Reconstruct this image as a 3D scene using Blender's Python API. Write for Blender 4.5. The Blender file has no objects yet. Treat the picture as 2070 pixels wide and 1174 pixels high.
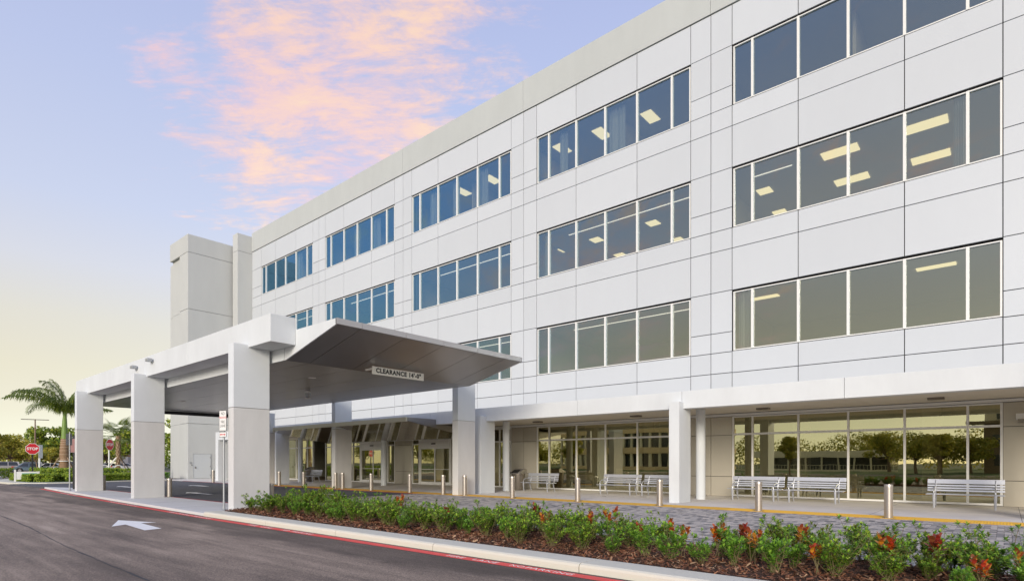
import bpy, math, random
import numpy as np
from math import radians, sin, cos, pi, atan2, sqrt
from mathutils import Vector, Matrix, noise as mnoise

random.seed(7)
rng = np.random.default_rng(11)
S = bpy.context.scene
COL = S.collection

# ---------------------------------------------------------------- camera
EYE = 1.45
cd = bpy.data.cameras.new("camera"); cam = bpy.data.objects.new("camera", cd); COL.objects.link(cam)
cam.location = (0, 0, EYE); cam.rotation_euler = (radians(90), 0, radians(130.744 - 90))
cd.sensor_width = 36.0; cd.lens = 36.0 * 1159.57 / 2070.0; cd.shift_y = 347.3 / 2070.0
cd.clip_start = 0.1; cd.clip_end = 3000
S.camera = cam

# ---------------------------------------------------------------- world
SUN_EL, SUN_AZ = radians(17), radians(-64)      # low late sun behind the photographer, towards the street
W = bpy.data.worlds.new("World"); S.world = W; W.use_nodes = True
wn, wl = W.node_tree.nodes, W.node_tree.links
wn.clear()
def WN(t, **k):
    n = wn.new(t)
    for a, b in k.items(): setattr(n, a, b)
    return n
def wmath(op, a, b=None, c=None, clamp=False):
    n = WN('ShaderNodeMath', operation=op, use_clamp=clamp)
    for i, v in enumerate((a, b, c)):
        if v is None: continue
        if isinstance(v, (int, float)): n.inputs[i].default_value = v
        else: wl.new(v, n.inputs[i])
    return n.outputs[0]
tc = WN('ShaderNodeTexCoord'); sep = WN('ShaderNodeSeparateXYZ'); wl.new(tc.outputs['Generated'], sep.inputs[0])
dx, dy, dz = sep.outputs
ramp = WN('ShaderNodeValToRGB'); wl.new(wmath('MULTIPLY', dz, 1.0, clamp=True), ramp.inputs[0])
def setramp(r, stops):
    els = r.color_ramp.elements
    while len(els) > 1: els.remove(els[-1])
    els[0].position = stops[0][0]; els[0].color = (*stops[0][1], 1)
    for p, c in stops[1:]:
        e = els.new(p); e.color = (*c, 1)
setramp(ramp, [(0.0, (0.80, 0.58, 0.15)), (0.07, (0.84, 0.61, 0.12)), (0.13, (0.87, 0.68, 0.22)), (0.20, (0.86, 0.73, 0.42)), (0.27, (0.80, 0.75, 0.68)),
               (0.35, (0.70, 0.72, 0.82)), (0.50, (0.60, 0.65, 0.87)), (0.68, (0.50, 0.55, 0.84)), (1.0, (0.44, 0.49, 0.78))])
# cloud plane coordinates
zc = wmath('ADD', wmath('MAXIMUM', dz, 0.0), 0.12)
cx_, cy_ = wmath('DIVIDE', dx, zc), wmath('DIVIDE', dy, zc)
comb = WN('ShaderNodeCombineXYZ'); wl.new(cx_, comb.inputs[0]); wl.new(cy_, comb.inputs[1])
mr_ = WN('ShaderNodeMapping'); wl.new(comb.outputs[0], mr_.inputs[0]); mr_.inputs['Rotation'].default_value = (0, 0, radians(-40))
mp = WN('ShaderNodeMapping'); wl.new(mr_.outputs[0], mp.inputs[0]); mp.inputs['Scale'].default_value = (1.0, 1.7, 1)
n1 = WN('ShaderNodeTexNoise'); wl.new(mp.outputs[0], n1.inputs[0]); n1.inputs['Scale'].default_value = 5.2; n1.inputs['Detail'].default_value = 14; n1.inputs['Roughness'].default_value = 0.70; n1.inputs['Distortion'].default_value = 0.35
n2 = WN('ShaderNodeTexNoise'); wl.new(mr_.outputs[0], n2.inputs[0]); n2.inputs['Scale'].default_value = 1.9; n2.inputs['Detail'].default_value = 5
n3 = WN('ShaderNodeTexNoise'); wl.new(mr_.outputs[0], n3.inputs[0]); n3.inputs['Scale'].default_value = 1.3; n3.inputs['Detail'].default_value = 2
mp2 = WN('ShaderNodeMapping'); wl.new(mr_.outputs[0], mp2.inputs[0]); mp2.inputs['Scale'].default_value = (1.0, 3.2, 1)
nW = WN('ShaderNodeTexNoise'); wl.new(mp2.outputs[0], nW.inputs[0]); nW.inputs['Scale'].default_value = 15; nW.inputs['Detail'].default_value = 8; nW.inputs['Roughness'].default_value = 0.6
def blob(vec, sharp):
    v = Vector(vec).normalized()
    d = WN('ShaderNodeVectorMath', operation='DOT_PRODUCT'); wl.new(tc.outputs['Generated'], d.inputs[0]); d.inputs[1].default_value = v
    return wmath('POWER', wmath('MAXIMUM', d.outputs['Value'], 0.0), sharp)
def pixdir(x, y):
    a = radians(130.744); u = (x - 1035) / 1159.57; w = (934.3 - y) / 1159.57
    return (cos(a) + sin(a) * u, sin(a) - cos(a) * u, w)
bank = None
for (x, y, sh, g) in ((650, 140, 60, 1.0), (800, 110, 50, .95), (560, 60, 130, .9), (540, 320, 120, .75), (680, 300, 70, .85), (330, 110, 420, .74), (290, 160, 1500, .7), (345, 40, 1500, .6), (850, 250, 90, .8), (470, 200, 300, .5), (470, 352, 2500, .7), (530, 440, 2500, .6), (-1, (-.5, -.8, .25), 14, .62), (-1, (.1, -.9, .42), 12, .5), (-1, (-.75, -.55, .6), 14, .6), (-1, (.8, -.2, .4), 8, .6)):
    b = wmath('MULTIPLY', blob(pixdir(x, y) if x > 0 else y, sh), g)
    bank = b if bank is None else wmath('MAXIMUM', bank, b)
def cen(o, k): return wmath('MULTIPLY', wmath('SUBTRACT', o, 0.5), k)
dens = wmath('ADD', wmath('MULTIPLY', bank, 0.62), wmath('ADD', cen(n2.outputs[0], 0.9), wmath('ADD', cen(n1.outputs[0], 1.35), cen(nW.outputs[0], 0.5))))
cl = WN('ShaderNodeMapRange'); cl.interpolation_type = 'SMOOTHSTEP'; wl.new(dens, cl.inputs[0])
cl.inputs[1].default_value = 0.24; cl.inputs[2].default_value = 0.70; cl.inputs[3].default_value = 0; cl.inputs[4].default_value = 0.92
warm = wmath('ADD', wmath('MULTIPLY', dens, 0.75), cen(n3.outputs[0], 1.6), clamp=True)
cr = WN('ShaderNodeValToRGB'); wl.new(warm, cr.inputs[0])
setramp(cr, [(0.0, (0.90, 0.70, 0.82)), (0.22, (1.08, 0.70, 0.66)), (0.45, (1.22, 0.79, 0.54)), (0.7, (1.28, 0.92, 0.48)), (1.0, (1.3, 1.02, 0.50))])
mixc = WN('ShaderNodeMix', data_type='RGBA'); wl.new(cl.outputs[0], mixc.inputs[0]); wl.new(ramp.outputs[0], mixc.inputs[6]); wl.new(cr.outputs[0], mixc.inputs[7])
sky = WN('ShaderNodeTexSky', sky_type='NISHITA'); sky.sun_disc = False; sky.sun_elevation = SUN_EL; sky.sun_rotation = pi / 2 - SUN_AZ
sky.dust_density = 0.3; sky.air_density = 0.4
bgA = WN('ShaderNodeBackground'); wl.new(sky.outputs[0], bgA.inputs[0]); bgA.inputs[1].default_value = 0.05
bgB = WN('ShaderNodeBackground'); wl.new(mixc.outputs[2], bgB.inputs[0]); bgB.inputs[1].default_value = 0.39
ad = WN('ShaderNodeAddShader'); wl.new(bgA.outputs[0], ad.inputs[0]); wl.new(bgB.outputs[0], ad.inputs[1])
wo = WN('ShaderNodeOutputWorld'); wl.new(ad.outputs[0], wo.inputs[0])

sd = bpy.data.lights.new("sun", 'SUN'); sun = bpy.data.objects.new("sun", sd); COL.objects.link(sun)
sd.energy = 1.5; sd.angle = radians(20); sd.color = (1.0, 0.90, 0.76)
sv = Vector((cos(SUN_AZ) * cos(SUN_EL), sin(SUN_AZ) * cos(SUN_EL), sin(SUN_EL)))
sun.rotation_euler = sv.to_track_quat('Z', 'Y').to_euler(); sun.location = (-20, -30, 60)

S.view_settings.view_transform = 'Standard'; S.view_settings.look = 'None'; S.view_settings.gamma = 1
S.view_settings.use_curve_mapping = False; S.view_settings.exposure = 0.98
try:
    S.cycles.max_bounces = 8; S.cycles.transparent_max_bounces = 12; S.cycles.sample_clamp_indirect = 5
except Exception: pass

# ---------------------------------------------------------------- materials
def mat(name, col, rough=0.6, metal=0.0, var=0.0, vscale=1.5, bump=0.0, bscale=60.0, spec=0.5, objvar=0.0, stretch=(1, 1, 1), emit=None, estr=0, coat=0.0, col2=None):
    m = bpy.data.materials.new(name); m.use_nodes = True
    nt = m.node_tree; nd, ln = nt.nodes, nt.links; b = nd['Principled BSDF']
    b.inputs['Roughness'].default_value = rough; b.inputs['Metallic'].default_value = metal
    b.inputs['Specular IOR Level'].default_value = spec; b.inputs['Coat Weight'].default_value = coat
    base = nd.new('ShaderNodeRGB'); base.outputs[0].default_value = (*col, 1); cur = base.outputs[0]
    g = nd.new('ShaderNodeNewGeometry'); mpn = nd.new('ShaderNodeMapping'); mpn.inputs['Scale'].default_value = stretch
    ln.new(g.outputs['Position'], mpn.inputs[0])
    if var > 0 or col2:
        n = nd.new('ShaderNodeTexNoise'); n.inputs['Scale'].default_value = vscale; n.inputs['Detail'].default_value = 6; n.inputs['Roughness'].default_value = 0.65
        ln.new(mpn.outputs[0], n.inputs[0])
        if col2:
            r = nd.new('ShaderNodeMapRange'); r.inputs[1].default_value = 0.38; r.inputs[2].default_value = 0.62; ln.new(n.outputs[0], r.inputs[0])
            mx = nd.new('ShaderNodeMix'); mx.data_type = 'RGBA'; ln.new(r.outputs[0], mx.inputs[0]); ln.new(cur, mx.inputs[6]); mx.inputs[7].default_value = (*col2, 1); cur = mx.outputs[2]
        if var > 0:
            r = nd.new('ShaderNodeMapRange'); r.inputs[1].default_value = 0.3; r.inputs[2].default_value = 0.7; r.inputs[3].default_value = 1 - var; r.inputs[4].default_value = 1 + var
            ln.new(n.outputs[0], r.inputs[0])
            h = nd.new('ShaderNodeHueSaturation'); ln.new(r.outputs[0], h.inputs['Value']); ln.new(cur, h.inputs['Color']); cur = h.outputs[0]
    if objvar > 0:
        oi = nd.new('ShaderNodeObjectInfo'); r = nd.new('ShaderNodeMapRange'); r.inputs[3].default_value = 1 - objvar; r.inputs[4].default_value = 1 + objvar
        ln.new(oi.outputs['Random'], r.inputs[0]); h = nd.new('ShaderNodeHueSaturation'); ln.new(r.outputs[0], h.inputs['Value']); ln.new(cur, h.inputs['Color']); cur = h.outputs[0]
    ln.new(cur, b.inputs['Base Color'])
    if bump > 0:
        n = nd.new('ShaderNodeTexNoise'); n.inputs['Scale'].default_value = bscale; n.inputs['Detail'].default_value = 4
        ln.new(mpn.outputs[0], n.inputs[0]); bp = nd.new('ShaderNodeBump'); bp.inputs['Strength'].default_value = bump; bp.inputs['Distance'].default_value = 0.02
        ln.new(n.outputs[0], bp.inputs['Height']); ln.new(bp.outputs[0], b.inputs['Normal'])
    if emit:
        b.inputs['Emission Color'].default_value = (*emit, 1); b.inputs['Emission Strength'].default_value = estr
    return m
def glass(name, tint, trans, f0=0.18, f1=0.9, wob=0.0, tint2=None):
    m = bpy.data.materials.new(name); m.use_nodes = True
    nt = m.node_tree; nd, ln = nt.nodes, nt.links; nd.clear()
    out = nd.new('ShaderNodeOutputMaterial'); mx = nd.new('ShaderNodeMixShader'); t = nd.new('ShaderNodeBsdfTransparent'); gl = nd.new('ShaderNodeBsdfGlossy')
    t.inputs[0].default_value = (*trans, 1); gl.inputs[0].default_value = (*tint, 1); gl.inputs['Roughness'].default_value = 0.006
    lw = nd.new('ShaderNodeLayerWeight'); lw.inputs[0].default_value = 0.42
    r = nd.new('ShaderNodeMapRange'); r.inputs[3].default_value = f0; r.inputs[4].default_value = f1; ln.new(lw.outputs['Fresnel'], r.inputs[0])
    if tint2:      # blue of the reflected sky put into the tint towards grazing angles
        rp_ = nd.new('ShaderNodeMapRange'); rp_.inputs[1].default_value = 0.10; rp_.inputs[2].default_value = 0.42; ln.new(lw.outputs['Facing'], rp_.inputs[0]); lw.inputs[0].default_value = 0.5
        mc = nd.new('ShaderNodeMix'); mc.data_type = 'RGBA'; ln.new(rp_.outputs[0], mc.inputs[0]); mc.inputs[6].default_value = (*tint, 1); mc.inputs[7].default_value = (*tint2, 1); ln.new(mc.outputs[2], gl.inputs[0])
    if wob > 0:
        g = nd.new('ShaderNodeNewGeometry'); n = nd.new('ShaderNodeTexNoise'); n.inputs['Scale'].default_value = 0.9; n.inputs['Detail'].default_value = 1
        ln.new(g.outputs['Position'], n.inputs[0]); bp = nd.new('ShaderNodeBump'); bp.inputs['Strength'].default_value = wob; bp.inputs['Distance'].default_value = 0.02
        ln.new(n.outputs[0], bp.inputs['Height']); ln.new(bp.outputs[0], gl.inputs['Normal'])
    gb = nd.new('ShaderNodeNewGeometry'); inv = nd.new('ShaderNodeMath'); inv.operation = 'SUBTRACT'; inv.inputs[0].default_value = 1.0; ln.new(gb.outputs['Backfacing'], inv.inputs[1])
    mu = nd.new('ShaderNodeMath'); mu.operation = 'MULTIPLY'; ln.new(r.outputs[0], mu.inputs[0]); ln.new(inv.outputs[0], mu.inputs[1])
    ln.new(mu.outputs[0], mx.inputs[0]); ln.new(t.outputs[0], mx.inputs[1]); ln.new(gl.outputs[0], mx.inputs[2]); ln.new(mx.outputs[0], out.inputs[0])
    return m
def leafmat(name, cols, rough=0.45, trans=0.25):
    m = bpy.data.materials.new(name); m.use_nodes = True
    nt = m.node_tree; nd, ln = nt.nodes, nt.links; b = nd['Principled BSDF']; out = nd['Material Output']
    g = nd.new('ShaderNodeNewGeometry'); r = nd.new('ShaderNodeValToRGB'); setramp(r, [(i / (len(cols) - 1), c) for i, c in enumerate(cols)])
    ln.new(g.outputs['Random Per Island'], r.inputs[0]); ln.new(r.outputs[0], b.inputs['Base Color']); b.inputs['Roughness'].default_value = rough
    b.inputs['Specular IOR Level'].default_value = 0.5
    tr = nd.new('ShaderNodeBsdfTranslucent'); ln.new(r.outputs[0], tr.inputs[0]); mx = nd.new('ShaderNodeMixShader'); mx.inputs[0].default_value = trans
    ln.new(b.outputs[0], mx.inputs[1]); ln.new(tr.outputs[0], mx.inputs[2]); ln.new(mx.outputs[0], out.inputs[0])
    return m

M = {}
M['panel'] = mat('white_aluminium_panel', (0.545, 0.575, 0.61), 0.30, 0.0, var=0.014, vscale=0.9, stretch=(1, 1, .3), objvar=0.03, bump=0.03, bscale=1.2, spec=0.6)
M['stucco'] = mat('offwhite_stucco', (0.46, 0.485, 0.485), 0.85, var=0.035, vscale=0.9, bump=0.15, bscale=90, stretch=(1, 1, .3))
M['tower'] = mat('tower_stucco', (0.49, 0.505, 0.50), 0.88, var=0.035, vscale=0.7, bump=0.15, bscale=90, stretch=(1, 1, .3))
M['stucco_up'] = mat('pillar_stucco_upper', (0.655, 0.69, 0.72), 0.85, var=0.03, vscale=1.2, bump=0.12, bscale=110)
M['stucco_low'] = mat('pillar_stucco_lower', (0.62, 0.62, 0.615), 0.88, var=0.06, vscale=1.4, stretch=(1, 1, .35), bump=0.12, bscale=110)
M['beam'] = mat('beam_stucco', (0.635, 0.665, 0.685), 0.85, var=0.055, stretch=(1, 1, .4), vscale=0.9, bump=0.12, bscale=100)
M['joint'] = mat('dark_joint', (0.035, 0.035, 0.04), 0.7)
M['jointgrey'] = mat('grey_joint', (0.22, 0.21, 0.20), 0.8)
M['alu'] = mat('white_window_frame', (0.74, 0.74, 0.72), 0.4)
M['soffit'] = mat('bronze_grey_soffit_metal', (0.34, 0.325, 0.325), 0.30, 0.85, var=0.05, vscale=0.8, objvar=0.05, bump=0.04, bscale=1.6)
M['soffit2'] = mat('dark_polished_soffit', (0.20, 0.165, 0.14), 0.07, 0.95, objvar=0.05)
M['lip'] = mat('canopy_edge_trim', (0.46, 0.45, 0.46), 0.35, 0.5)
M['lip2'] = mat('entrance_edge_trim', (0.60, 0.58, 0.46), 0.4, 0.1)
M['beige'] = mat('beige_metal_panel', (0.50, 0.465, 0.39), 0.24, 0.2, objvar=0.03, var=0.02)
M['ceil'] = mat('arcade_ceiling', (0.64, 0.59, 0.51), 0.8, var=0.03)
M['glassU'] = glass('upper_window_glass', (0.62, 0.64, 0.53), (0.80, 0.80, 0.74), 0.30, 1.0, wob=0.06, tint2=(0.24, 0.60, 0.95))
M['glassG'] = glass('storefront_glass', (0.84, 0.80, 0.50), (0.66, 0.64, 0.55), 0.42, 1.0, wob=0.05)
M['room'] = mat('room_wall', (0.66, 0.61, 0.53), 0.9)
M['roomd'] = mat('lobby_wall', (0.32, 0.26, 0.20), 0.9, var=0.2, vscale=0.5)
M['roomceil'] = mat('room_ceiling', (0.78, 0.75, 0.68), 0.9)
M['lamp'] = mat('lit_light_panel', (0.9, 0.85, 0.7), 0.5, emit=(1.0, 0.86, 0.50), estr=0.85)
M['lampline'] = mat('lit_linear_lamp', (0.9, 0.9, 0.85), 0.5, emit=(1.0, 0.97, 0.9), estr=0.9)
M['curtain'] = mat('pale_curtain', (0.45, 0.50, 0.55), 0.9)
M['steel'] = mat('brushed_steel', (0.50, 0.46, 0.42), 0.36, 0.8, stretch=(1, 1, 8), var=0.05, vscale=14)
M['steeldark'] = mat('steel_base', (0.25, 0.23, 0.2), 0.5, 0.6)
M['bench'] = mat('bench_aluminium', (0.52, 0.54, 0.59), 0.38, 0.5)
M['binm'] = mat('bin_bronze_metal', (0.24, 0.21, 0.18), 0.4, 0.6, var=0.1, vscale=4)
M['galv'] = mat('galvanised_post', (0.42, 0.44, 0.46), 0.45, 0.7)
M['black'] = mat('black_plastic', (0.02, 0.02, 0.022), 0.4)
M['white'] = mat('white_paint', (0.78, 0.78, 0.76), 0.5)
M['red'] = mat('sign_red', (0.55, 0.012, 0.025), 0.4)
M['signback'] = mat('sign_back', (0.30, 0.16, 0.15), 0.6)
M['cream'] = mat('sign_cream', (0.88, 0.86, 0.80), 0.5)
M['teal'] = mat('teal_print', (0.02, 0.35, 0.28), 0.5)
M['conc'] = mat('sidewalk_concrete', (0.70, 0.665, 0.61), 0.88, var=0.09, vscale=0.9, bump=0.12, bscale=140)
M['conci'] = mat('island_concrete', (0.66, 0.66, 0.645), 0.88, var=0.06, vscale=0.8, bump=0.1, bscale=140)
M['curb'] = mat('curb_concrete', (0.68, 0.66, 0.56), 0.9, var=0.12, vscale=2.2, bump=0.3, bscale=120, col2=(0.58, 0.565, 0.49))
M['grass'] = mat('lawn', (0.075, 0.12, 0.028), 0.95, var=0.3, vscale=1.2)
M['soil'] = mat('far_ground', (0.10, 0.11, 0.06), 0.95, var=0.3, vscale=0.05)
M['mulchbase'] = mat('mulch_soil', (0.055, 0.026, 0.016), 0.95, var=0.4, vscale=22, bump=0.8, bscale=60)
M['paverbed'] = mat('paver_joint_sand', (0.055, 0.052, 0.052), 0.95)
M['drive'] = mat('drive_asphalt', (0.085, 0.088, 0.10), 0.8, var=0.18, vscale=2, bump=0.2, bscale=160)
M['trunk'] = mat('bark', (0.20, 0.14, 0.09), 0.9, var=0.3, vscale=6, bump=0.5, bscale=20)
M['palmtrunk'] = mat('palm_trunk', (0.27, 0.17, 0.10), 0.85, var=0.2, vscale=5, bump=0.4, bscale=18)
M['palmring'] = mat('palm_ring_scar', (0.55, 0.42, 0.30), 0.8)
M['shaft'] = mat('palm_crownshaft', (0.16, 0.26, 0.05), 0.5, var=0.15, vscale=3)
M['frond'] = leafmat('palm_frond_leaf', [(0.074, 0.124, 0.017), (0.150, 0.225, 0.029), (0.300, 0.338, 0.050)], 0.4, 0.25)
M['leafA'] = leafmat('shrub_leaf', [(0.02, 0.05, 0.012), (0.20, 0.19, 0.03), (0.066, 0.163, 0.016), (0.128, 0.283, 0.024), (0.219, 0.434, 0.041), (0.474, 0.651, 0.068), (0.146, 0.260, 0.027)], 0.5, 0.25)
M['leafB'] = leafmat('shrub_leaf_dark', [(0.046, 0.130, 0.014), (0.113, 0.260, 0.029), (0.189, 0.368, 0.038), (0.302, 0.499, 0.058)], 0.48, 0.2)
M['croton'] = leafmat('croton_leaf', [(0.330, 0.030, 0.014), (0.682, 0.105, 0.018), (0.792, 0.375, 0.036), (0.132, 0.018, 0.018), (0.660, 0.075, 0.036)], 0.35, 0.3)
M['crotonY'] = leafmat('croton_leaf_orange', [(0.55, 0.22, 0.03), (0.70, 0.35, 0.05), (0.28, 0.06, 0.03), (0.5, 0.12, 0.02)], 0.35, 0.3)
M['crotonD'] = leafmat('croton_leaf_dark', [(0.160, 0.019, 0.018), (0.320, 0.032, 0.022), (0.112, 0.048, 0.017), (0.672, 0.080, 0.022)], 0.35, 0.2)
M['stem'] = mat('shrub_stem', (0.16, 0.13, 0.06), 0.8)
M['mulch'] = leafmat('mulch_chip', [(0.130, 0.049, 0.025), (0.221, 0.084, 0.042), (0.072, 0.031, 0.018), (0.338, 0.154, 0.077), (0.169, 0.063, 0.031), (0.468, 0.308, 0.182)], 0.9, 0.0)
M['hedge'] = leafmat('hedge_leaf', [(0.088, 0.165, 0.016), (0.193, 0.303, 0.026), (0.333, 0.440, 0.039), (0.455, 0.522, 0.052)], 0.6, 0.35)
M['treeD'] = leafmat('dark_tree_leaf', [(0.091, 0.162, 0.017), (0.182, 0.277, 0.026), (0.302, 0.370, 0.029), (0.453, 0.462, 0.043)], 0.6, 0.3)
M['treeY'] = leafmat('yellow_green_tree_leaf', [(0.186, 0.223, 0.026), (0.336, 0.343, 0.040), (0.486, 0.446, 0.059), (0.597, 0.480, 0.079)], 0.6, 0.35)
M['tyre'] = mat('tyre', (0.02, 0.02, 0.02), 0.8)
M['carglass'] = mat('car_glass', (0.02, 0.025, 0.03), 0.08, spec=0.8)
M['taillight'] = mat('tail_light', (0.5, 0.03, 0.02), 0.3)
M['rim'] = mat('wheel_rim', (0.45, 0.45, 0.47), 0.35, 0.8)
M['tan'] = mat('tan_render', (0.80, 0.60, 0.34), 0.85, var=0.05)
M['tanl'] = mat('pale_tan_render', (0.85, 0.76, 0.55), 0.85, var=0.05)
M['stone'] = mat('brown_stone_cladding', (0.23, 0.17, 0.10), 0.9, var=0.25, vscale=4)
M['darkglass'] = mat('far_dark_glazing', (0.03, 0.045, 0.05), 0.1, spec=0.8)
M['arrow'] = mat('road_paint_white', (0.86, 0.86, 0.84), 0.8, var=0.06, vscale=9)
M['redpaint'] = mat('curb_line_red', (0.78, 0.085, 0.075), 0.75, var=0.12, vscale=5)
M['reddull'] = mat('faded_red_line', (0.30, 0.05, 0.06), 0.8, var=0.15, vscale=4)

def asphalt():
    m = bpy.data.materials.new('road_asphalt'); m.use_nodes = True
    nd, ln = m.node_tree.nodes, m.node_tree.links; b = nd['Principled BSDF']; b.inputs['Roughness'].default_value = 0.82
    g = nd.new('ShaderNodeNewGeometry'); sp = nd.new('ShaderNodeSeparateXYZ'); ln.new(g.outputs['Position'], sp.inputs[0])
    def noise(scale, det, st, rough=0.6):
        mp_ = nd.new('ShaderNodeMapping'); mp_.inputs['Scale'].default_value = st; ln.new(g.outputs['Position'], mp_.inputs[0])
        n = nd.new('ShaderNodeTexNoise'); n.inputs['Scale'].default_value = scale; n.inputs['Detail'].default_value = det; n.inputs['Roughness'].default_value = rough
        ln.new(mp_.outputs[0], n.inputs[0]); return n.outputs[0]
    def mth(op, a, b_=None, cl=False):
        n = nd.new('ShaderNodeMath'); n.operation = op; n.use_clamp = cl
        for i, v in enumerate((a, b_)):
            if v is None: continue
            if isinstance(v, (int, float)): n.inputs[i].default_value = v
            else: ln.new(v, n.inputs[i])
        return n.outputs[0]
    broad = noise(0.35, 4, (0.35, 1.6, 1)); mid = noise(1.6, 6, (0.25, 1.4, 1)); grit = noise(55, 3, (1, 1, 1)); grit2 = noise(160, 2, (1, 1, 1))
    # fresher, darker strip of paving along the kerb (a real patch: its edge wanders)
    edge = mth('ADD', sp.outputs[1], mth('MULTIPLY', mth('SUBTRACT', noise(0.25, 3, (1, 1, 1)), 0.5), 2.2))
    strip = nd.new('ShaderNodeMapRange'); strip.interpolation_type = 'SMOOTHSTEP'; ln.new(edge, strip.inputs[0]); strip.inputs[1].default_value = 5.35; strip.inputs[2].default_value = 5.75
    v = mth('ADD', mth('MULTIPLY', broad, 0.55), mth('MULTIPLY', mid, 0.45))
    v = mth('ADD', v, mth('MULTIPLY', mth('SUBTRACT', grit, 0.5), 0.85)); v = mth('ADD', v, mth('MULTIPLY', mth('SUBTRACT', grit2, 0.5), 0.5))
    v = mth('SUBTRACT', v, mth('MULTIPLY', strip.outputs[0], 0.19))
    streak = noise(1.1, 5, (0.12, 2.6, 1), 0.7); v = mth('ADD', v, mth('MULTIPLY', mth('SUBTRACT', streak, 0.5), 0.5))
    spots = nd.new('ShaderNodeMapRange'); ln.new(noise(2.3, 3, (1, 1, 1), 0.5), spots.inputs[0]); spots.inputs[1].default_value = 0.66; spots.inputs[2].default_value = 0.74
    v = mth('SUBTRACT', v, mth('MULTIPLY', spots.outputs[0], 0.10))
    r = nd.new('ShaderNodeValToRGB'); ln.new(v, r.inputs[0]); setramp(r, [(0.10, (0.062, 0.046, 0.036)), (0.36, (0.132, 0.102, 0.082)), (0.55, (0.275, 0.213, 0.165)), (0.85, (0.55, 0.44, 0.35))])
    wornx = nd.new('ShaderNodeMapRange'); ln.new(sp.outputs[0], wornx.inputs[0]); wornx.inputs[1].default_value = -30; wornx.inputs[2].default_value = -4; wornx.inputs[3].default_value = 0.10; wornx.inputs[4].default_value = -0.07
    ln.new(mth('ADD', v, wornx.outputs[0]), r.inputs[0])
    ln.new(r.outputs[0], b.inputs['Base Color'])
    bp = nd.new('ShaderNodeBump'); bp.inputs['Strength'].default_value = 0.5; bp.inputs['Distance'].default_value = 0.006; ln.new(grit, bp.inputs['Height']); ln.new(bp.outputs[0], b.inputs['Normal'])
    return m
M['asphalt'] = asphalt()

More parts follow.
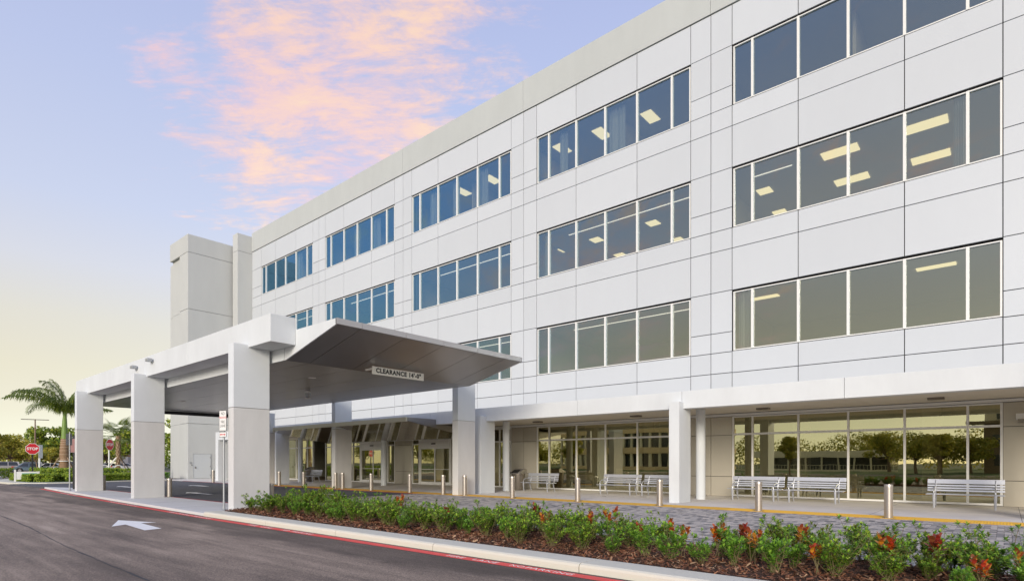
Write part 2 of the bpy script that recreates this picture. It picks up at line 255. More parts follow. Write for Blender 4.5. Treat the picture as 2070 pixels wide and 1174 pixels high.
# ---------------------------------------------------------------- mesh helpers
class MB:
    def __init__(s): s.v = []; s.f = []
    def add(s, vs, fs):
        o = len(s.v); s.v += [tuple(p) for p in vs]; s.f += [tuple(i + o for i in f) for f in fs]; return s
    def box(s, x0, x1, y0, y1, z0, z1):
        v = [(x0, y0, z0), (x1, y0, z0), (x1, y1, z0), (x0, y1, z0), (x0, y0, z1), (x1, y0, z1), (x1, y1, z1), (x0, y1, z1)]
        return s.add(v, [(3, 2, 1, 0), (4, 5, 6, 7), (0, 1, 5, 4), (1, 2, 6, 5), (2, 3, 7, 6), (3, 0, 4, 7)])
    def cbox(s, x0, x1, y0, y1, z0, z1, c=0.01):      # box with chamfered vertical and top edges
        v = []
        for z, k in ((z0, 0), (z1 - c, 0), (z1, c)):
            a, b, d, e = x0 + k, x1 - k, y0 + k, y1 - k; q = c if k == 0 else c * .6
            v += [(a + q, d, z), (b - q, d, z), (b, d + q, z), (b, e - q, z), (b - q, e, z), (a + q, e, z), (a, e - q, z), (a, d + q, z)]
        f = [tuple(range(7, -1, -1)), tuple(range(16, 24))]
        for l in (0, 8):
            for i in range(8): f.append((l + i, l + (i + 1) % 8, l + 8 + (i + 1) % 8, l + 8 + i))
        return s.add(v, f)
    def prism(s, poly, axis, a, b):
        """poly: 2-D points in the two axes other than `axis` (x->(y,z), y->(x,z), z->(x,y))"""
        n = len(poly)
        def P(p, t): return (t, p[0], p[1]) if axis == 'x' else ((p[0], t, p[1]) if axis == 'y' else (p[0], p[1], t))
        v = [P(p, a) for p in poly] + [P(p, b) for p in poly]
        f = [tuple(range(n - 1, -1, -1)), tuple(range(n, 2 * n))] + [(i, (i + 1) % n, n + (i + 1) % n, n + i) for i in range(n)]
        return s.add(v, f)
    def tube(s, pts, rad, n=10, cap=True, sq=None):
        pts = [Vector(p) for p in pts]; m = len(pts); rad = rad if isinstance(rad, (list, tuple)) else [rad] * m
        vs = []; up = Vector((0, 0, 1))
        for i, p in enumerate(pts):
            d = (pts[min(i + 1, m - 1)] - pts[max(i - 1, 0)]).normalized()
            u = d.cross(up if abs(d.z) < .95 else Vector((1, 0, 0))).normalized(); w = d.cross(u).normalized()
            for k in range(n):
                a = 2 * pi * k / n; vs.append(p + (u * cos(a) * (sq[0] if sq else 1) + w * sin(a) * (sq[1] if sq else 1)) * rad[i])
        f = []
        for i in range(m - 1):
            for k in range(n): f.append((i * n + k, i * n + (k + 1) % n, (i + 1) * n + (k + 1) % n, (i + 1) * n + k))
        if cap: f.append(tuple(range(n - 1, -1, -1))); f.append(tuple((m - 1) * n + k for k in range(n)))
        return s.add(vs, f)
    def lathe(s, prof, cx=0, cy=0, n=24):
        vs = []; m = len(prof)
        for r, z in prof:
            for k in range(n): a = 2 * pi * k / n; vs.append((cx + r * cos(a), cy + r * sin(a), z))
        f = []
        for i in range(m - 1):
            for k in range(n): f.append((i * n + k, i * n + (k + 1) % n, (i + 1) * n + (k + 1) % n, (i + 1) * n + k))
        f.append(tuple(range(n - 1, -1, -1))); f.append(tuple((m - 1) * n + k for k in range(n)))
        return s.add(vs, f)
    def mesh(s, name, m, smooth=False, org=(0, 0, 0)):
        me = bpy.data.meshes.new(name)
        o = org; me.from_pydata([(p[0] - o[0], p[1] - o[1], p[2] - o[2]) for p in s.v], [], s.f)
        if m is not None: me.materials.append(m)
        if smooth:
            me.shade_smooth()
            try: me.set_sharp_from_angle(angle=radians(35))
            except Exception: pass
        me.update(); return me
    def build(s, name, m, parent=None, smooth=False, bev=0.0, local=False):
        """vertices in world coordinates (or already local to the parent if local)"""
        org = (0, 0, 0)
        if parent is not None and not local:
            org = WL[parent.name]
        me = s.mesh(name, m, smooth, org); o = bpy.data.objects.new(name, me); COL.objects.link(o)
        if parent is not None: o.parent = parent
        WL[o.name] = org if not local else (WL.get(parent.name, (0, 0, 0)) if parent else (0, 0, 0))
        if bev > 0:
            b = o.modifiers.new('b', 'BEVEL'); b.width = bev; b.segments = 2; b.limit_method = 'ANGLE'; b.angle_limit = radians(40)
        return o
WL = {}
def empty(name, loc, label=None, cat=None, group=None, rz=0):
    o = bpy.data.objects.new(name, None); COL.objects.link(o); o.location = loc; o.rotation_euler = (0, 0, rz); o.empty_display_size = 0.2
    WL[o.name] = tuple(loc)
    return tag(o, label, cat, group)
def tag(o, label=None, cat=None, group=None, kind=None):
    for k, v in (('label', label), ('category', cat), ('group', group), ('kind', kind)):
        if v: o[k] = v
    return o
def struct(o): o['kind'] = 'structure'; return o
def stuff(o): o['kind'] = 'stuff'; return o
def dup(o, loc=None, rz=None, label=None, group=None, scale=None, parent=None):
    c = o.copy(); COL.objects.link(c)
    if parent is not None: c.parent = parent
    if loc is not None: c.location = loc; WL[c.name] = tuple(loc)
    if rz is not None: c.rotation_euler = (0, 0, rz)
    if scale is not None: c.scale = scale if isinstance(scale, (tuple, list)) else (scale,) * 3
    if label: c['label'] = label
    if group: c['group'] = group
    for ch in list(o.children): dup(ch, parent=c)
    return c
def obj(name, me, parent=None, loc=None, rz=0, scale=1):
    o = bpy.data.objects.new(name, me); COL.objects.link(o)
    if parent is not None: o.parent = parent
    if loc is not None: o.location = loc
    o.rotation_euler = (0, 0, rz); o.scale = (scale,) * 3
    return o
def rawmesh(name, verts, faces, m):
    me = bpy.data.meshes.new(name); me.from_pydata(verts.tolist() if hasattr(verts, 'tolist') else verts, [], faces.tolist() if hasattr(faces, 'tolist') else faces)
    me.materials.append(m); me.update(); return me
def text(name, s, size, m, parent, origin, xdir, ydir, align='CENTER', depth=0.002, space=1.0, bold=0.0, sx=1.0):
    c = bpy.data.curves.new(name, 'FONT'); c.body = s; c.size = size; c.align_x = align; c.align_y = 'CENTER'; c.extrude = depth; c.resolution_u = 3; c.space_character = space; c.offset = bold
    t = bpy.data.objects.new(name, c); COL.objects.link(t)
    dg = bpy.context.evaluated_depsgraph_get(); me = bpy.data.meshes.new_from_object(t.evaluated_get(dg)); bpy.data.objects.remove(t)
    X = Vector(xdir).normalized(); Y = Vector(ydir).normalized(); Z = X.cross(Y)
    mtx = Matrix(((X.x * sx, Y.x, Z.x, origin[0]), (X.y * sx, Y.y, Z.y, origin[1]), (X.z * sx, Y.z, Z.z, origin[2]), (0, 0, 0, 1)))
    me.transform(mtx)
    if parent is not None:
        o = WL.get(parent.name, (0, 0, 0)); me.transform(Matrix.Translation((-o[0], -o[1], -o[2])))
    me.materials.clear(); me.materials.append(m); me.name = name
    ob = bpy.data.objects.new(name, me); COL.objects.link(ob)
    if parent is not None: ob.parent = parent
    return ob

# ================================================================ GROUND
RZ = -0.08
struct(MB().box(-1200, 900, -900, 1300, -0.4, -0.16).build('ground', M['soil']))
struct(MB().box(-260, 60, -9.0, 40, -0.3, RZ).build('road', M['asphalt']))
# kerb line of the island in front of the canopy
KB = [(-43.0, 7.62), (-36, 7.28), (-30, 7.04), (-24.4, 6.86), (-20, 6.74), (-16.9, 6.66), (-12, 6.65), (-6, 6.65), (4, 6.65), (14, 6.65)]
def kerb_y(x):
    for (a, ya), (b, yb) in zip(KB, KB[1:]):
        if a <= x <= b: return ya + (yb - ya) * (x - a) / (b - a)
    return 6.65
# drive under the canopy and along the walk
b = MB(); b.box(-51.0, 16, 8.99, 17.3, -0.2, -0.004); struct(b.build('drive', M['drive']))
b = MB(); b.prism([(-51.0, 8.99), (-51, 7.2), (-44.5, 7.55), (-43.2, 7.7), (-38.0, 8.99)], 'z', -0.2, -0.0045); struct(b.build('drive_mouth', M['drive']))
# island slab
poly = [(x, y + 0.02) for x, y in KB if x <= -16.9] + [(-16.9, 9.0), (-37.5, 9.0), (-41.5, 8.35), (-43.2, 7.75)]
isl = struct(MB().prism(poly, 'z', -0.2, 0.0).build('island_pavement', M['conci'], bev=0.01))
for x in (-20.3, -23.4, -29.7, -32.7, -38.6):
    MB().box(x - .006, x + .006, kerb_y(x) + 0.03, 8.97, -0.002, 0.0015).build('pavement_joint', M['jointgrey'], isl)
# raised planter kerb, rounded, in lengths with a joint between
def kerbprof(y0, y1, z):
    return [(y0, RZ - .1), (y0, z - .05), (y0 + .015, z - .018), (y0 + .05, z), (y1, z), (y1, RZ - .1)]
kerb = struct(MB().prism(kerbprof(7.0 - .34, 7.14, 0.05), 'x', -17.35, -13.66).build('kerb', M['curb']))
for x0 in (-13.65, -10.60, -7.55, -4.50, -1.45, 1.60, 4.65):
    MB().prism(kerbprof(6.66, 7.14, 0.05), 'x', x0, x0 + 3.035).build('kerb_stone', M['curb'], kerb)
MB().prism([(9.50, -.1), (9.50, .03), (9.52, .045), (9.66, .045), (9.68, .03), (9.68, -.1)], 'x', -16.9, 8).build('inner_kerb_edge', M['curb'], kerb)
# mulch bed
gx = np.linspace(-17.3, 8, 180); gy = np.linspace(7.13, 9.52, 26)
vs = [(x, y, 0.035 + 0.05 * (1 - ((y - 8.32) / 1.2) ** 2) + 0.02 * mnoise.noise(Vector((x * 3, y * 3, 0)))) for y in gy for x in gx]
nx = len(gx); fs = [(j * nx + i, j * nx + i + 1, (j + 1) * nx + i + 1, (j + 1) * nx + i) for j in range(len(gy) - 1) for i in range(nx - 1)]
me = rawmesh('planting_bed', vs, fs, M['mulchbase']); me.shade_smooth(); bed = struct(obj('planting_bed', me))
def chips(n, x0, x1, smin, smax):
    V = []; Fc = []
    x = rng.uniform(x0, x1, n); y = rng.uniform(7.15, 9.48, n); a = rng.uniform(0, pi, n); L = rng.uniform(smin, smax, n); w = L * rng.uniform(.16, .4, n); tl = rng.normal(0, .35, n); rl = rng.normal(0, .4, n)
    z = 0.045 + 0.05 * (1 - ((y - 8.32) / 1.2) ** 2) + rng.uniform(0, .025, n)
    ca, sa = np.cos(a), np.sin(a)
    for k, (i, j) in enumerate(((-1, -1), (1, -1), (1, 1), (-1, 1))):
        V.append(np.stack([x + ca * L * i / 2 - sa * w * j / 2, y + sa * L * i / 2 + ca * w * j / 2, z + np.sin(tl) * L * i / 2 + np.sin(rl) * w * j / 2], 1))
    V = np.stack(V, 1).reshape(-1, 3); Fc = np.arange(4 * n).reshape(-1, 4)
    return V, Fc
Va, Fa = chips(22000, -8, 3, .02, .075); Vb, Fb = chips(12000, -17.3, -7, .04, .10)
me = rawmesh('mulch', np.concatenate([Va, Vb]), np.concatenate([Fa, Fb + len(Va)]), M['mulch'])
o = obj('mulch', me); stuff(o); tag(o, 'reddish brown bark mulch covering the long planting bed', 'mulch')
# red line with white stencilled words
red = MB()
xs = [-42.5, -36, -30, -24.4, -20, -16.9, -12, -6, 4, 14]
for a, c in zip(xs, xs[1:]):
    ya, yc = kerb_y(a) - .09, kerb_y(c) - .09
    red.add([(a, ya - .20, RZ + .004), (c, yc - .20, RZ + .004), (c, yc, RZ + .004), (a, ya, RZ + .004)], [(0, 1, 2, 3)])
redo = struct(red.build('red_kerb_line', M['redpaint']))
for x, w in ((-6.78, 'FIRE'), (-6.12, 'LANE'), (-5.47, 'NO'), (-4.88, 'PARKING'), (-13.9, 'FIRE'), (-13.2, 'LANE'), (-12.3, 'NO'), (-11.6, 'PARKING'), (-25.9, 'FIRE LANE'), (-24.0, 'NO PARKING'), (-19.0, 'FIRE LANE'), (-17.3, 'NO PARKING'), (-35.6, 'FIRE LANE'), (-33.6, 'NO PARKING'), (-.4, 'FIRE'), (.3, 'LANE'), (1.0, 'NO'), (1.7, 'PARKING')):
    text('lettering', w, 0.15, M['white'], redo, (x, kerb_y(x) - .185, RZ + .0055), (1, 0, 0), (0, 1, 0), depth=0.0005, sx={'FIRE': 1.35, 'LANE': 1.35, 'NO': 1.1, 'PARKING': 1.25}.get(w, 1.9), space=1.1)
MB().add([(-51, 8.86, .004), (-17.1, 8.86, .004), (-17.1, 8.98, .004), (-37.6, 8.98, .004), (-38, 8.86, .004)], [(0, 1, 2, 3, 4)]) if False else None
struct(MB().box(-37.6, -17.0, 8.93, 9.06, -.002, .0035).build('red_edge_line', M['reddull']))
# seam and road arrow
road = bpy.data.objects['road']
b = MB(); P = [(-60, 3.6), (-34, 3.1), (-22.1, 2.91), (-17.5, 2.83), (-13.2, 2.62), (-8.5, 2.55), (2, 2.4), (20, 2.2)]
pts = []
for (xa, ya), (xb, yb) in zip(P, P[1:]):
    for t in np.linspace(0, 1, 12, endpoint=False): pts.append((xa + (xb - xa) * t, ya + (yb - ya) * t + random.uniform(-.012, .012)))
for p, q in zip(pts, pts[1:]):
    w = random.uniform(.006, .018); b.add([(p[0], p[1] - w, RZ + .003), (q[0], q[1] - w, RZ + .003), (q[0], q[1] + w, RZ + .003), (p[0], p[1] + w, RZ + .003)], [(0, 1, 2, 3)])
b.build('paving_seam', M['joint'], road)
MB().add([(x, y, RZ + .004) for x, y in ((-17.87, 4.72), (-16.2, 4.14), (-16.47, 4.50), (-14.74, 4.40), (-14.86, 4.78), (-16.55, 4.86), (-16.45, 5.18))], [(0, 1, 2, 3), (0, 3, 4), (0, 4, 5), (0, 5, 6)]).build('arrow_marking', M['arrow'], road)
drive = bpy.data.objects['drive']
def arrow(x, y, L, flip=1, w=1.0):
    pts = [(0, 0), (.9, -.38 * w), (.82, -.13 * w), (L, -.13 * w), (L, .13 * w), (.82, .13 * w), (.9, .38 * w)]
    MB().add([(x + flip * px, y + py, .0035) for px, py in pts], [(0, 1, 2, 3), (0, 3, 4), (0, 4, 5), (0, 5, 6)]).build('arrow_marking', M['arrow'], drive)
arrow(-30.3, 10.85, 2.8); arrow(-39.6, 14.4, 2.6, 1, 1.3); arrow(-33.3, 14.3, 2.6); arrow(-41.2, 10.9, 2.4); arrow(-24.5, 14.4, 2.4)
# sidewalk, tactile strip
walk = struct(MB().box(-55.2, 16, 18.43, 26.0, -0.2, 0.0).build('pavement', M['conc']))
struct(MB().box(-49.2, 16, 17.301, 17.42, -0.2, 0.0085).build('red_pavement_edge', M['reddull']))
struct(MB().box(-55.2, -41.0, 17.421, 18.429, -0.2, -0.001).build('apron_pavement', M['conc']))
for x in (-2.88, -8.75, -14.6, .3, -20.4, -26, -32):
    MB().box(x - .006, x + .006, 18.2, 24.8, -.001, .002).build('pavement_joint', M['jointgrey'], walk)
MB().box(-41, 16, 21.2, 21.212, -.001, .0022).build('pavement_joint', M['jointgrey'], walk)
MB().lathe([(.16, .0), (.16, .006)], -11.65, 22.0, 20).build('drain_cover', M['steeldark'], walk)
MB().lathe([(.09, .0), (.09, .006)], -13.1, 21.3, 16).build('drain_cover', M['steeldark'], walk)
yel = mat('tactile_yellow', (0.82, 0.47, 0.05), 0.7, var=0.1, vscale=3)
for k, x0 in enumerate(np.arange(-41.0, 14, 1.22)):
    t = struct(MB().box(x0, x0 + 1.21, 17.425, 18.425, -0.2, 0.010).build('tactile_plate', yel)) if k == 0 else MB().box(x0, x0 + 1.21, 17.425, 18.425, -0.2, 0.010).build('tactile_plate', yel, TP)
    if k == 0: TP = t
xd = np.arange(-6.5, 3, .06); yd = np.arange(17.46, 18.40, .06); dm = MB()
for x in xd:
    for y in yd:
        dm.add([(x - .018, y - .018, .010), (x + .018, y - .018, .010), (x + .018, y + .018, .010), (x - .018, y + .018, .010), (x, y, .016)], [(0, 1, 4), (1, 2, 4), (2, 3, 4), (3, 0, 4)])
stuff(dm.build('tactile_domes', yel, TP))

# pavers, 90 degree herringbone
PX0, PX1, PY0, PY1 = -20.5, 8.0, 9.70, 17.29
bedp = struct(MB().box(PX0 - .02, PX1, PY0 - .02, PY1 + .005, -.2, 0.006).build('paver_drive', M['paverbed']))
def pavermat():
    m = bpy.data.materials.new('paver'); m.use_nodes = True; nd, ln = m.node_tree.nodes, m.node_tree.links; b = nd['Principled BSDF']; b.inputs['Roughness'].default_value = .85
    g = nd.new('ShaderNodeNewGeometry'); oi = nd.new('ShaderNodeObjectInfo'); ad_ = nd.new('ShaderNodeMath'); ad_.operation = 'ADD'; fr = nd.new('ShaderNodeMath'); fr.operation = 'FRACT'
    ln.new(g.outputs['Random Per Island'], ad_.inputs[0]); ln.new(oi.outputs['Random'], ad_.inputs[1]); ln.new(ad_.outputs[0], fr.inputs[0])
    r = nd.new('ShaderNodeValToRGB'); ln.new(fr.outputs[0], r.inputs[0]); r.color_ramp.interpolation = 'CONSTANT'
    setramp(r, [(0, (.37, .345, .325)), (.18, (.46, .42, .39)), (.34, (.26, .245, .24)), (.52, (.36, .335, .32)), (.66, (.18, .175, .175)), (.76, (.44, .40, .36)), (.88, (.13, .125, .13))])
    n = nd.new('ShaderNodeTexNoise'); n.inputs['Scale'].default_value = 30; n.inputs['Detail'].default_value = 5; ln.new(g.outputs['Position'], n.inputs[0])
    mr = nd.new('ShaderNodeMapRange'); mr.inputs[3].default_value = .7; mr.inputs[4].default_value = 1.3; ln.new(n.outputs[0], mr.inputs[0]); h = nd.new('ShaderNodeHueSaturation')
    ln.new(mr.outputs[0], h.inputs['Value']); ln.new(r.outputs[0], h.inputs['Color']); ln.new(h.outputs[0], b.inputs['Base Color']); return m
PM = pavermat()
Wp = 0.115
cells = []
ni, nj = int((PX1 - PX0) / Wp), int((PY1 - PY0) / Wp)
for j in range(nj):
    for i in range(ni):
        k = (i - j) % 4
        if k == 0: cells.append((PX0 + i * Wp, PY0 + j * Wp, 2 * Wp, Wp))        # lies along x
        elif k == 2 and False: pass
    for i in range(ni):
        k = (i - j) % 4
        if k == 3: cells.append((PX0 + i * Wp, PY0 + j * Wp, Wp, 2 * Wp))        # lies along y (this cell and the one above)
cells = [c for c in cells if c[1] + c[3] <= PY1 + .01 and c[0] + c[2] <= PX1]
def score(c):      # nearness to the camera inside the part of the drive the photograph shows
    x, y = c[0] + c[2] / 2, c[1] + c[3] / 2
    d = -.6526 * x + .7577 * y; r = .7577 * x + .6526 * y; u = 1035 + 1160 * r / d; v = 934 + 1160 * 1.44 / d
    vis = (u < 2060) and (v < 1098 - (0 if u > 1700 else (1700 - u) * .07)) and u > 0
    return d if vis else 1e3 + d
cells.sort(key=score)
def paverbox(mb, x, y, w, h, z=0.022):
    g, c = .0035, .006
    a, b_, d, e = x + g, x + w - g, y + g, y + h - g
    mb.add([(a, d, 0), (b_, d, 0), (b_, e, 0), (a, e, 0), (a, d, z - c), (b_, d, z - c), (b_, e, z - c), (a, e, z - c), (a + c, d + c, z), (b_ - c, d + c, z), (b_ - c, e - c, z), (a + c, e - c, z)],
           [(0, 1, 5, 4), (1, 2, 6, 5), (2, 3, 7, 6), (3, 0, 4, 7), (4, 5, 9, 8), (5, 6, 10, 9), (6, 7, 11, 10), (7, 4, 8, 11), (8, 9, 10, 11)])
mbx = MB(); paverbox(mbx, 0, 0, 2 * Wp, Wp); pmx = mbx.mesh('paver', PM); mby = MB(); paverbox(mby, 0, 0, Wp, 2 * Wp); pmy = mby.mesh('paver', PM)
for c in cells[:300]:
    o = obj('paver', pmx if c[2] > c[3] else pmy, bedp, (c[0], c[1], random.uniform(-.0015, .0015)))
rest = MB()
for c in cells[300:]: paverbox(rest, *c, z=.022 + random.uniform(-.0015, .0015))
o = rest.build('pavers', PM, bedp); stuff(o)

# ================================================================ MAIN BUILDING
D = 24.9
PER, BW = 10.69, 8.84
MU = [0, .84, 2.62, 4.37, 6.15, 7.93, 8.84]        # mullion offsets in a bay
ROWS = [(6.24, 8.85), (11.53, 14.12), (16.78, 19.36)]
bld = empty('hospital_building', (-26, 30, 0), 'long white four storey medical building with ribbon windows and flat grey panels', 'building')
YP = D - 0.06          # panel face
gap = 0.015
panels = []
def panel(x0, x1, z0, z1, name='wall_panel', m='panel', y=YP, t=.05):
    b = MB().box(x0 + gap, x1 - gap, y, y + t, z0 + gap, z1 - gap)
    return b.build(name, M[m], bld)
bays = list(range(-1, 5))
XR, XL = -0.08 + PER + 1.85, -53.53
zcuts_bay = [(3.55, 5.31), (5.31, 6.24), (8.85, 10.65), (10.65, 11.53), (14.12, 15.90), (15.90, 16.78), (19.36, 21.10)]
zc_pier = [3.55, 5.32, 6.22, 7.08, 8.86, 10.65, 11.53, 12.42, 14.12, 15.90, 16.78, 17.65, 19.36, 21.10]
# wall behind the panels with real openings
core = MB()
zb = [3.45] + [z for r in ROWS for z in r] + [22.6]
for i in range(0, len(zb), 2): core.box(XL, XR, D, D + .25, zb[i] + (0.0 if i == 0 else .0), zb[i + 1])
for k in bays + [5]:
    x0 = -8.92 - PER * k; pe = x0 + BW
    xa, xb = pe, min(pe + PER - BW, XR)
    if k == 5: xa, xb = XL, -8.92 - PER * 4
    for a, b_ in ROWS: core.box(xa, xb, D, D + .25, a, b_)
core.build('wall', M['joint'], bld)
for k in bays:
    x0 = -8.92 - PER * k
    for (a, b_) in ((0, 2), (2, 4), (4, 6)):
        for z0, z1 in zcuts_bay: panel(x0 + MU[a], x0 + MU[b_], z0, z1)
    pe = x0 + BW; mid = pe + (PER - BW) / 2
    for (a, b_) in ((pe, mid), (mid, pe + PER - BW)):
        for z0, z1 in zip(zc_pier, zc_pier[1:]): panel(a, b_, z0, z1)
for z0, z1 in zip(zc_pier, zc_pier[1:]): panel(XL, -51.68, z0, z1)
# coping in long stucco lengths
cx = [XL] + [pe for pe in sorted([-8.92 - PER * k + BW + .925 for k in range(-1, 4)])] + [XR]
cx = [XL, -42.8 + .95 + 0, *cx[2:]] if False else cx
for a, b_ in zip(cx, cx[1:]):
    MB().box(a + .008, b_ - .008, YP - .05, D + .5, 21.13, 22.85).build('coping', M['stucco'], bld)
# roof, ends, back
MB().box(XL, XR, D + .26, 50, 22.3, 22.5).build('roof', M['stucco'], bld)
MB().box(XR, XR + .3, YP, 50, 0, 22.85).build('end_wall', M['stucco'], bld)
MB().box(XL - .3, XL - .01, 26.0, 50, 0, 22.8).build('end_wall', M['stucco'], bld)
MB().box(XL, XR, 50, 50.3, 0, 22.8).build('rear_wall', M['stucco'], bld)
# windows
def window(k, z0, z1):
    x0 = -8.92 - PER * k; f = MB(); top = z1 - .085; yA, yB = D - .055, D + .07
    l = x0 + .05; r = x0 + BW - .015; w = .028
    f.box(l, l + 2 * w, yA, yB, z0 + .015, top); f.box(r - 2 * w, r, yA, yB, z0 + .015, top)
    for m_ in MU[1:-1]: f.box(x0 + m_ - .045, x0 + m_ + .045, yA - .02, yB, z0 + .015, top)
    xs_ = [l + 2 * w] + [q for m_ in MU[1:-1] for q in (x0 + m_ - .045, x0 + m_ + .045)] + [r - 2 * w]
    for a, b_ in zip(xs_[::2], xs_[1::2]): f.box(a, b_, yA, yB, z0 + .015, z0 + .055); f.box(a, b_, yA, yB, top - .04, top)
    wo_ = f.build('window', M['alu'], bld)
    for a, b_ in zip(xs_[::2], xs_[1::2]):
        MB().box(a - .004, b_ + .004, D + .01, D + .022, z0 + .05, top - .035).build('pane', M['glassU'], wo_)
    return wo_
for k in bays:
    for z0, z1 in ROWS: window(k, z0, z1)
# rooms behind the glass
for (z0, z1) in ROWS:
    zc_ = z1 + .16
    MB().box(XL, XR, D + .26, 35, zc_, zc_ + .12).build('room_ceiling', M['roomceil'], bld)
    MB().box(XL, XR, D + .26, 35, z0 - .75, z0 - .6).build('room_floor', M['roomd'], bld)
MB().box(XL, XR, 30.6 + 3, 33.8, 0, 20).build('room_wall', M['room'], bld)
parts_ = MB()
for k in range(-1, 5):
    xe = -8.92 - PER * k + BW + .92
    for z0, z1 in ROWS: parts_.box(xe - .08, xe + .08, D + .27, 34.9, z0 - .59, z1 + .15)
for xx, r in ((-15.3, 2), (-26.0, 2), (-4.6, 2), (-36.5, 2), (-47.2, 2)):
    z0, z1 = ROWS[r]; parts_.box(xx - .06, xx + .06, D + 1.4, 34.9, z0 - .59, z1 + .15)
parts_.build('partition', M['room'], bld)
def lamp(x0, x1, y0, y1, z, m='lamp'): MB().box(x0, x1, y0, y1, z - .03, z).build('ceiling_lamp', M[m], bld)
z3 = ROWS[1][1] + .16; z4 = ROWS[2][1] + .16; z2 = ROWS[0][1] + .16
for x, y in ((-14.35, 28.25), (-17.9, 28.25), (-20.7, 28.28), (-18.1, 31.3), (-20.8, 31.25), (-14.35, 31.3), (-11.6, 28.2)): lamp(x - .3, x + .3, y - .32, y + .32, z3)
for x, y in ((-8.65, 28.35), (-8.8, 31.3)): lamp(x - .3, x + .3, y - .32, y + .32, z3)
for x, y in ((-5.2, 26.8), (-5.3, 29.75), (-2.3, 26.8), (-2.4, 29.75)): lamp(x - .66, x + .66, y - .34, y + .34, z3)
for x, y in ((-8.4, 27.45), (-2.05, 27.45)): lamp(x - .62, x + .62, y - .2, y + .2, z2)
for x, y in ((-14.1, 27.45), (-16.85, 27.1), (-19.4, 26.95), (-24.9, 26.95), (-27.5, 26.9)): lamp(x - .3, x + .3, y - .55, y + .55, z4)
for k in (1, 2, 3, 4):
    x0 = -8.92 - PER * k
    lamp(x0 + .9, x0 + BW - .1, 26.63, 26.65, z3, 'lampline')
lamp(-8.6, -7.0, 26.63, 26.65, z3, 'lampline')
for k in (1, 2): lamp(-8.92 - PER * k + .9, -8.92 - PER * k + BW - .1, 27.11, 27.13, z2, 'lampline')
def curtain(xc, w, r, y=D + .55):
    z0, z1 = ROWS[r]; n = 26; V = []; Fc = []
    for i in range(n + 1):
        t = i / n; x = xc - w / 2 + w * t; yy = y + .05 * sin(t * 26) + .02 * sin(t * 61)
        V += [(x, yy, z0 - .4), (x, yy, z1 + .1)]
    Fc = [(2 * i, 2 * i + 2, 2 * i + 3, 2 * i + 1) for i in range(n)]
    MB().add(V, Fc).build('curtain', M['curtain'], bld, smooth=True)
for xc, w, r in ((-18.2, .5, 2), (-14.9, .9, 2), (-24.2, .7, 2), (-26.6, .6, 2), (-28.8, .6, 2), (-35.0, .8, 2), (-37.5, .7, 2), (-1.25, .3, 1), (-46, .8, 2), (-8.6, .5, 0), (-19.3, .35, 1)): curtain(xc, w, r)
for x in (-2.3, -1.7): MB().box(x - .22, x + .22, D + 3.3, D + 3.33, 6.15, 6.62).build('picture_frame', M['alu'], bld)

# ground floor shopfronts
def storefront(xs, doors=(), x0=None):
    """xs: mullion x list; one window part, panes are its sub-parts"""
    f = MB(); yA, yB = D - .05, D + .08; zt = 3.42
    for x in xs: f.box(x - .035, x + .035, yA, yB, .02, zt)
    segs = [(a + .035, b_ - .035) for a, b_ in zip(xs, xs[1:])]
    for a, b_ in segs:
        f.box(a, b_, yA, yB, .02, .09); f.box(a, b_, yA, yB, zt - .05, zt); f.box(a, b_, yA, yB, 2.62, 2.70)
    w = f.build('shop_window', M['alu'], bld)
    for a, b_ in segs:
        MB().box(a - .004, b_ + .004, D + .01, D + .022, .085, 2.625).build('pane', M['glassG'], w)
        MB().box(a - .004, b_ + .004, D + .01, D + .022, 2.695, zt - .045).build('pane', M['glassG'], w)
for k in (-1, 0, 1, 4): storefront([-8.92 - PER * k + (0.035 if i == 0 else -.035 if i == 6 else 0) + m_ for i, m_ in enumerate(MU)])
X2 = -8.92 - PER * 2; X3 = -8.92 - PER * 3
storefront([-30.27, -29.52]); storefront([-25.88, -24.9, -24.15, -22.38, -21.5])
storefront([-40.96, -40.13, -38.35, -37.2, -36.2]); storefront([-32.95, -32.18])
storefront([-44.5 + .0, -43.0]) if False else None
MB().box(XL, XR, YP - .03, D + .2, 3.44, 3.54).build('head_trim', M['alu'], bld)
# beige pier cladding
for k in range(-1, 4):
    pe = -8.92 - PER * k + BW; mid = pe + (PER - BW) / 2 + (.0)
    for (a, b_) in ((pe, mid), (mid, pe + PER - BW)):
        for z0, z1 in ((0.0, .85), (.85, 2.63), (2.63, 3.43)): MB().box(a + .01, b_ - .01, YP, YP + .06, z0 + .01, z1 - .01).build('pier_panel', M['beige'], bld)
    MB().box(pe, pe + PER - BW, YP + .061, D + .3, 0, 3.43).build('pier', M['joint'], bld)
MB().box(XL, -51.7, YP, D + .3, 0, 3.43).build('pier', M['beige'], bld)
MB().box(XL, XR, D + .3, 33, -.1, .012).build('lobby_floor', M['roomd'], bld)
MB().box(XL, XR, 33, 33.2, 0, 3.9).build('lobby_wall', M['roomd'], bld)
MB().box(XL, XR, D + .3, 33, 3.75, 3.85).build('lobby_ceiling', M['room'], bld)
b = MB()
for x in (-6.9, -14.2, -11.6, -17.9, -23.2, -31.2, -39, -2.2): b.box(x - .3, x + .3, 27.5, 28.1, .013, 3.74)
b.build('lobby_column', M['room'], bld)
for x, w in ((-16.6, 1.5), (-12.7, 1.3), (-27.2, 2.0), (-35, 1.6)):
    MB().box(x - w / 2, x + w / 2, 29.5, 30.2, .013, 1.1).build('lobby_desk', M['room'], bld)
for x, y in ((-16.9, 27), (-12.2, 28.6), (-27.5, 28), (-34.5, 28.5), (-24, 28)): lamp(x - .3, x + .3, y - .3, y + .3, 3.74)
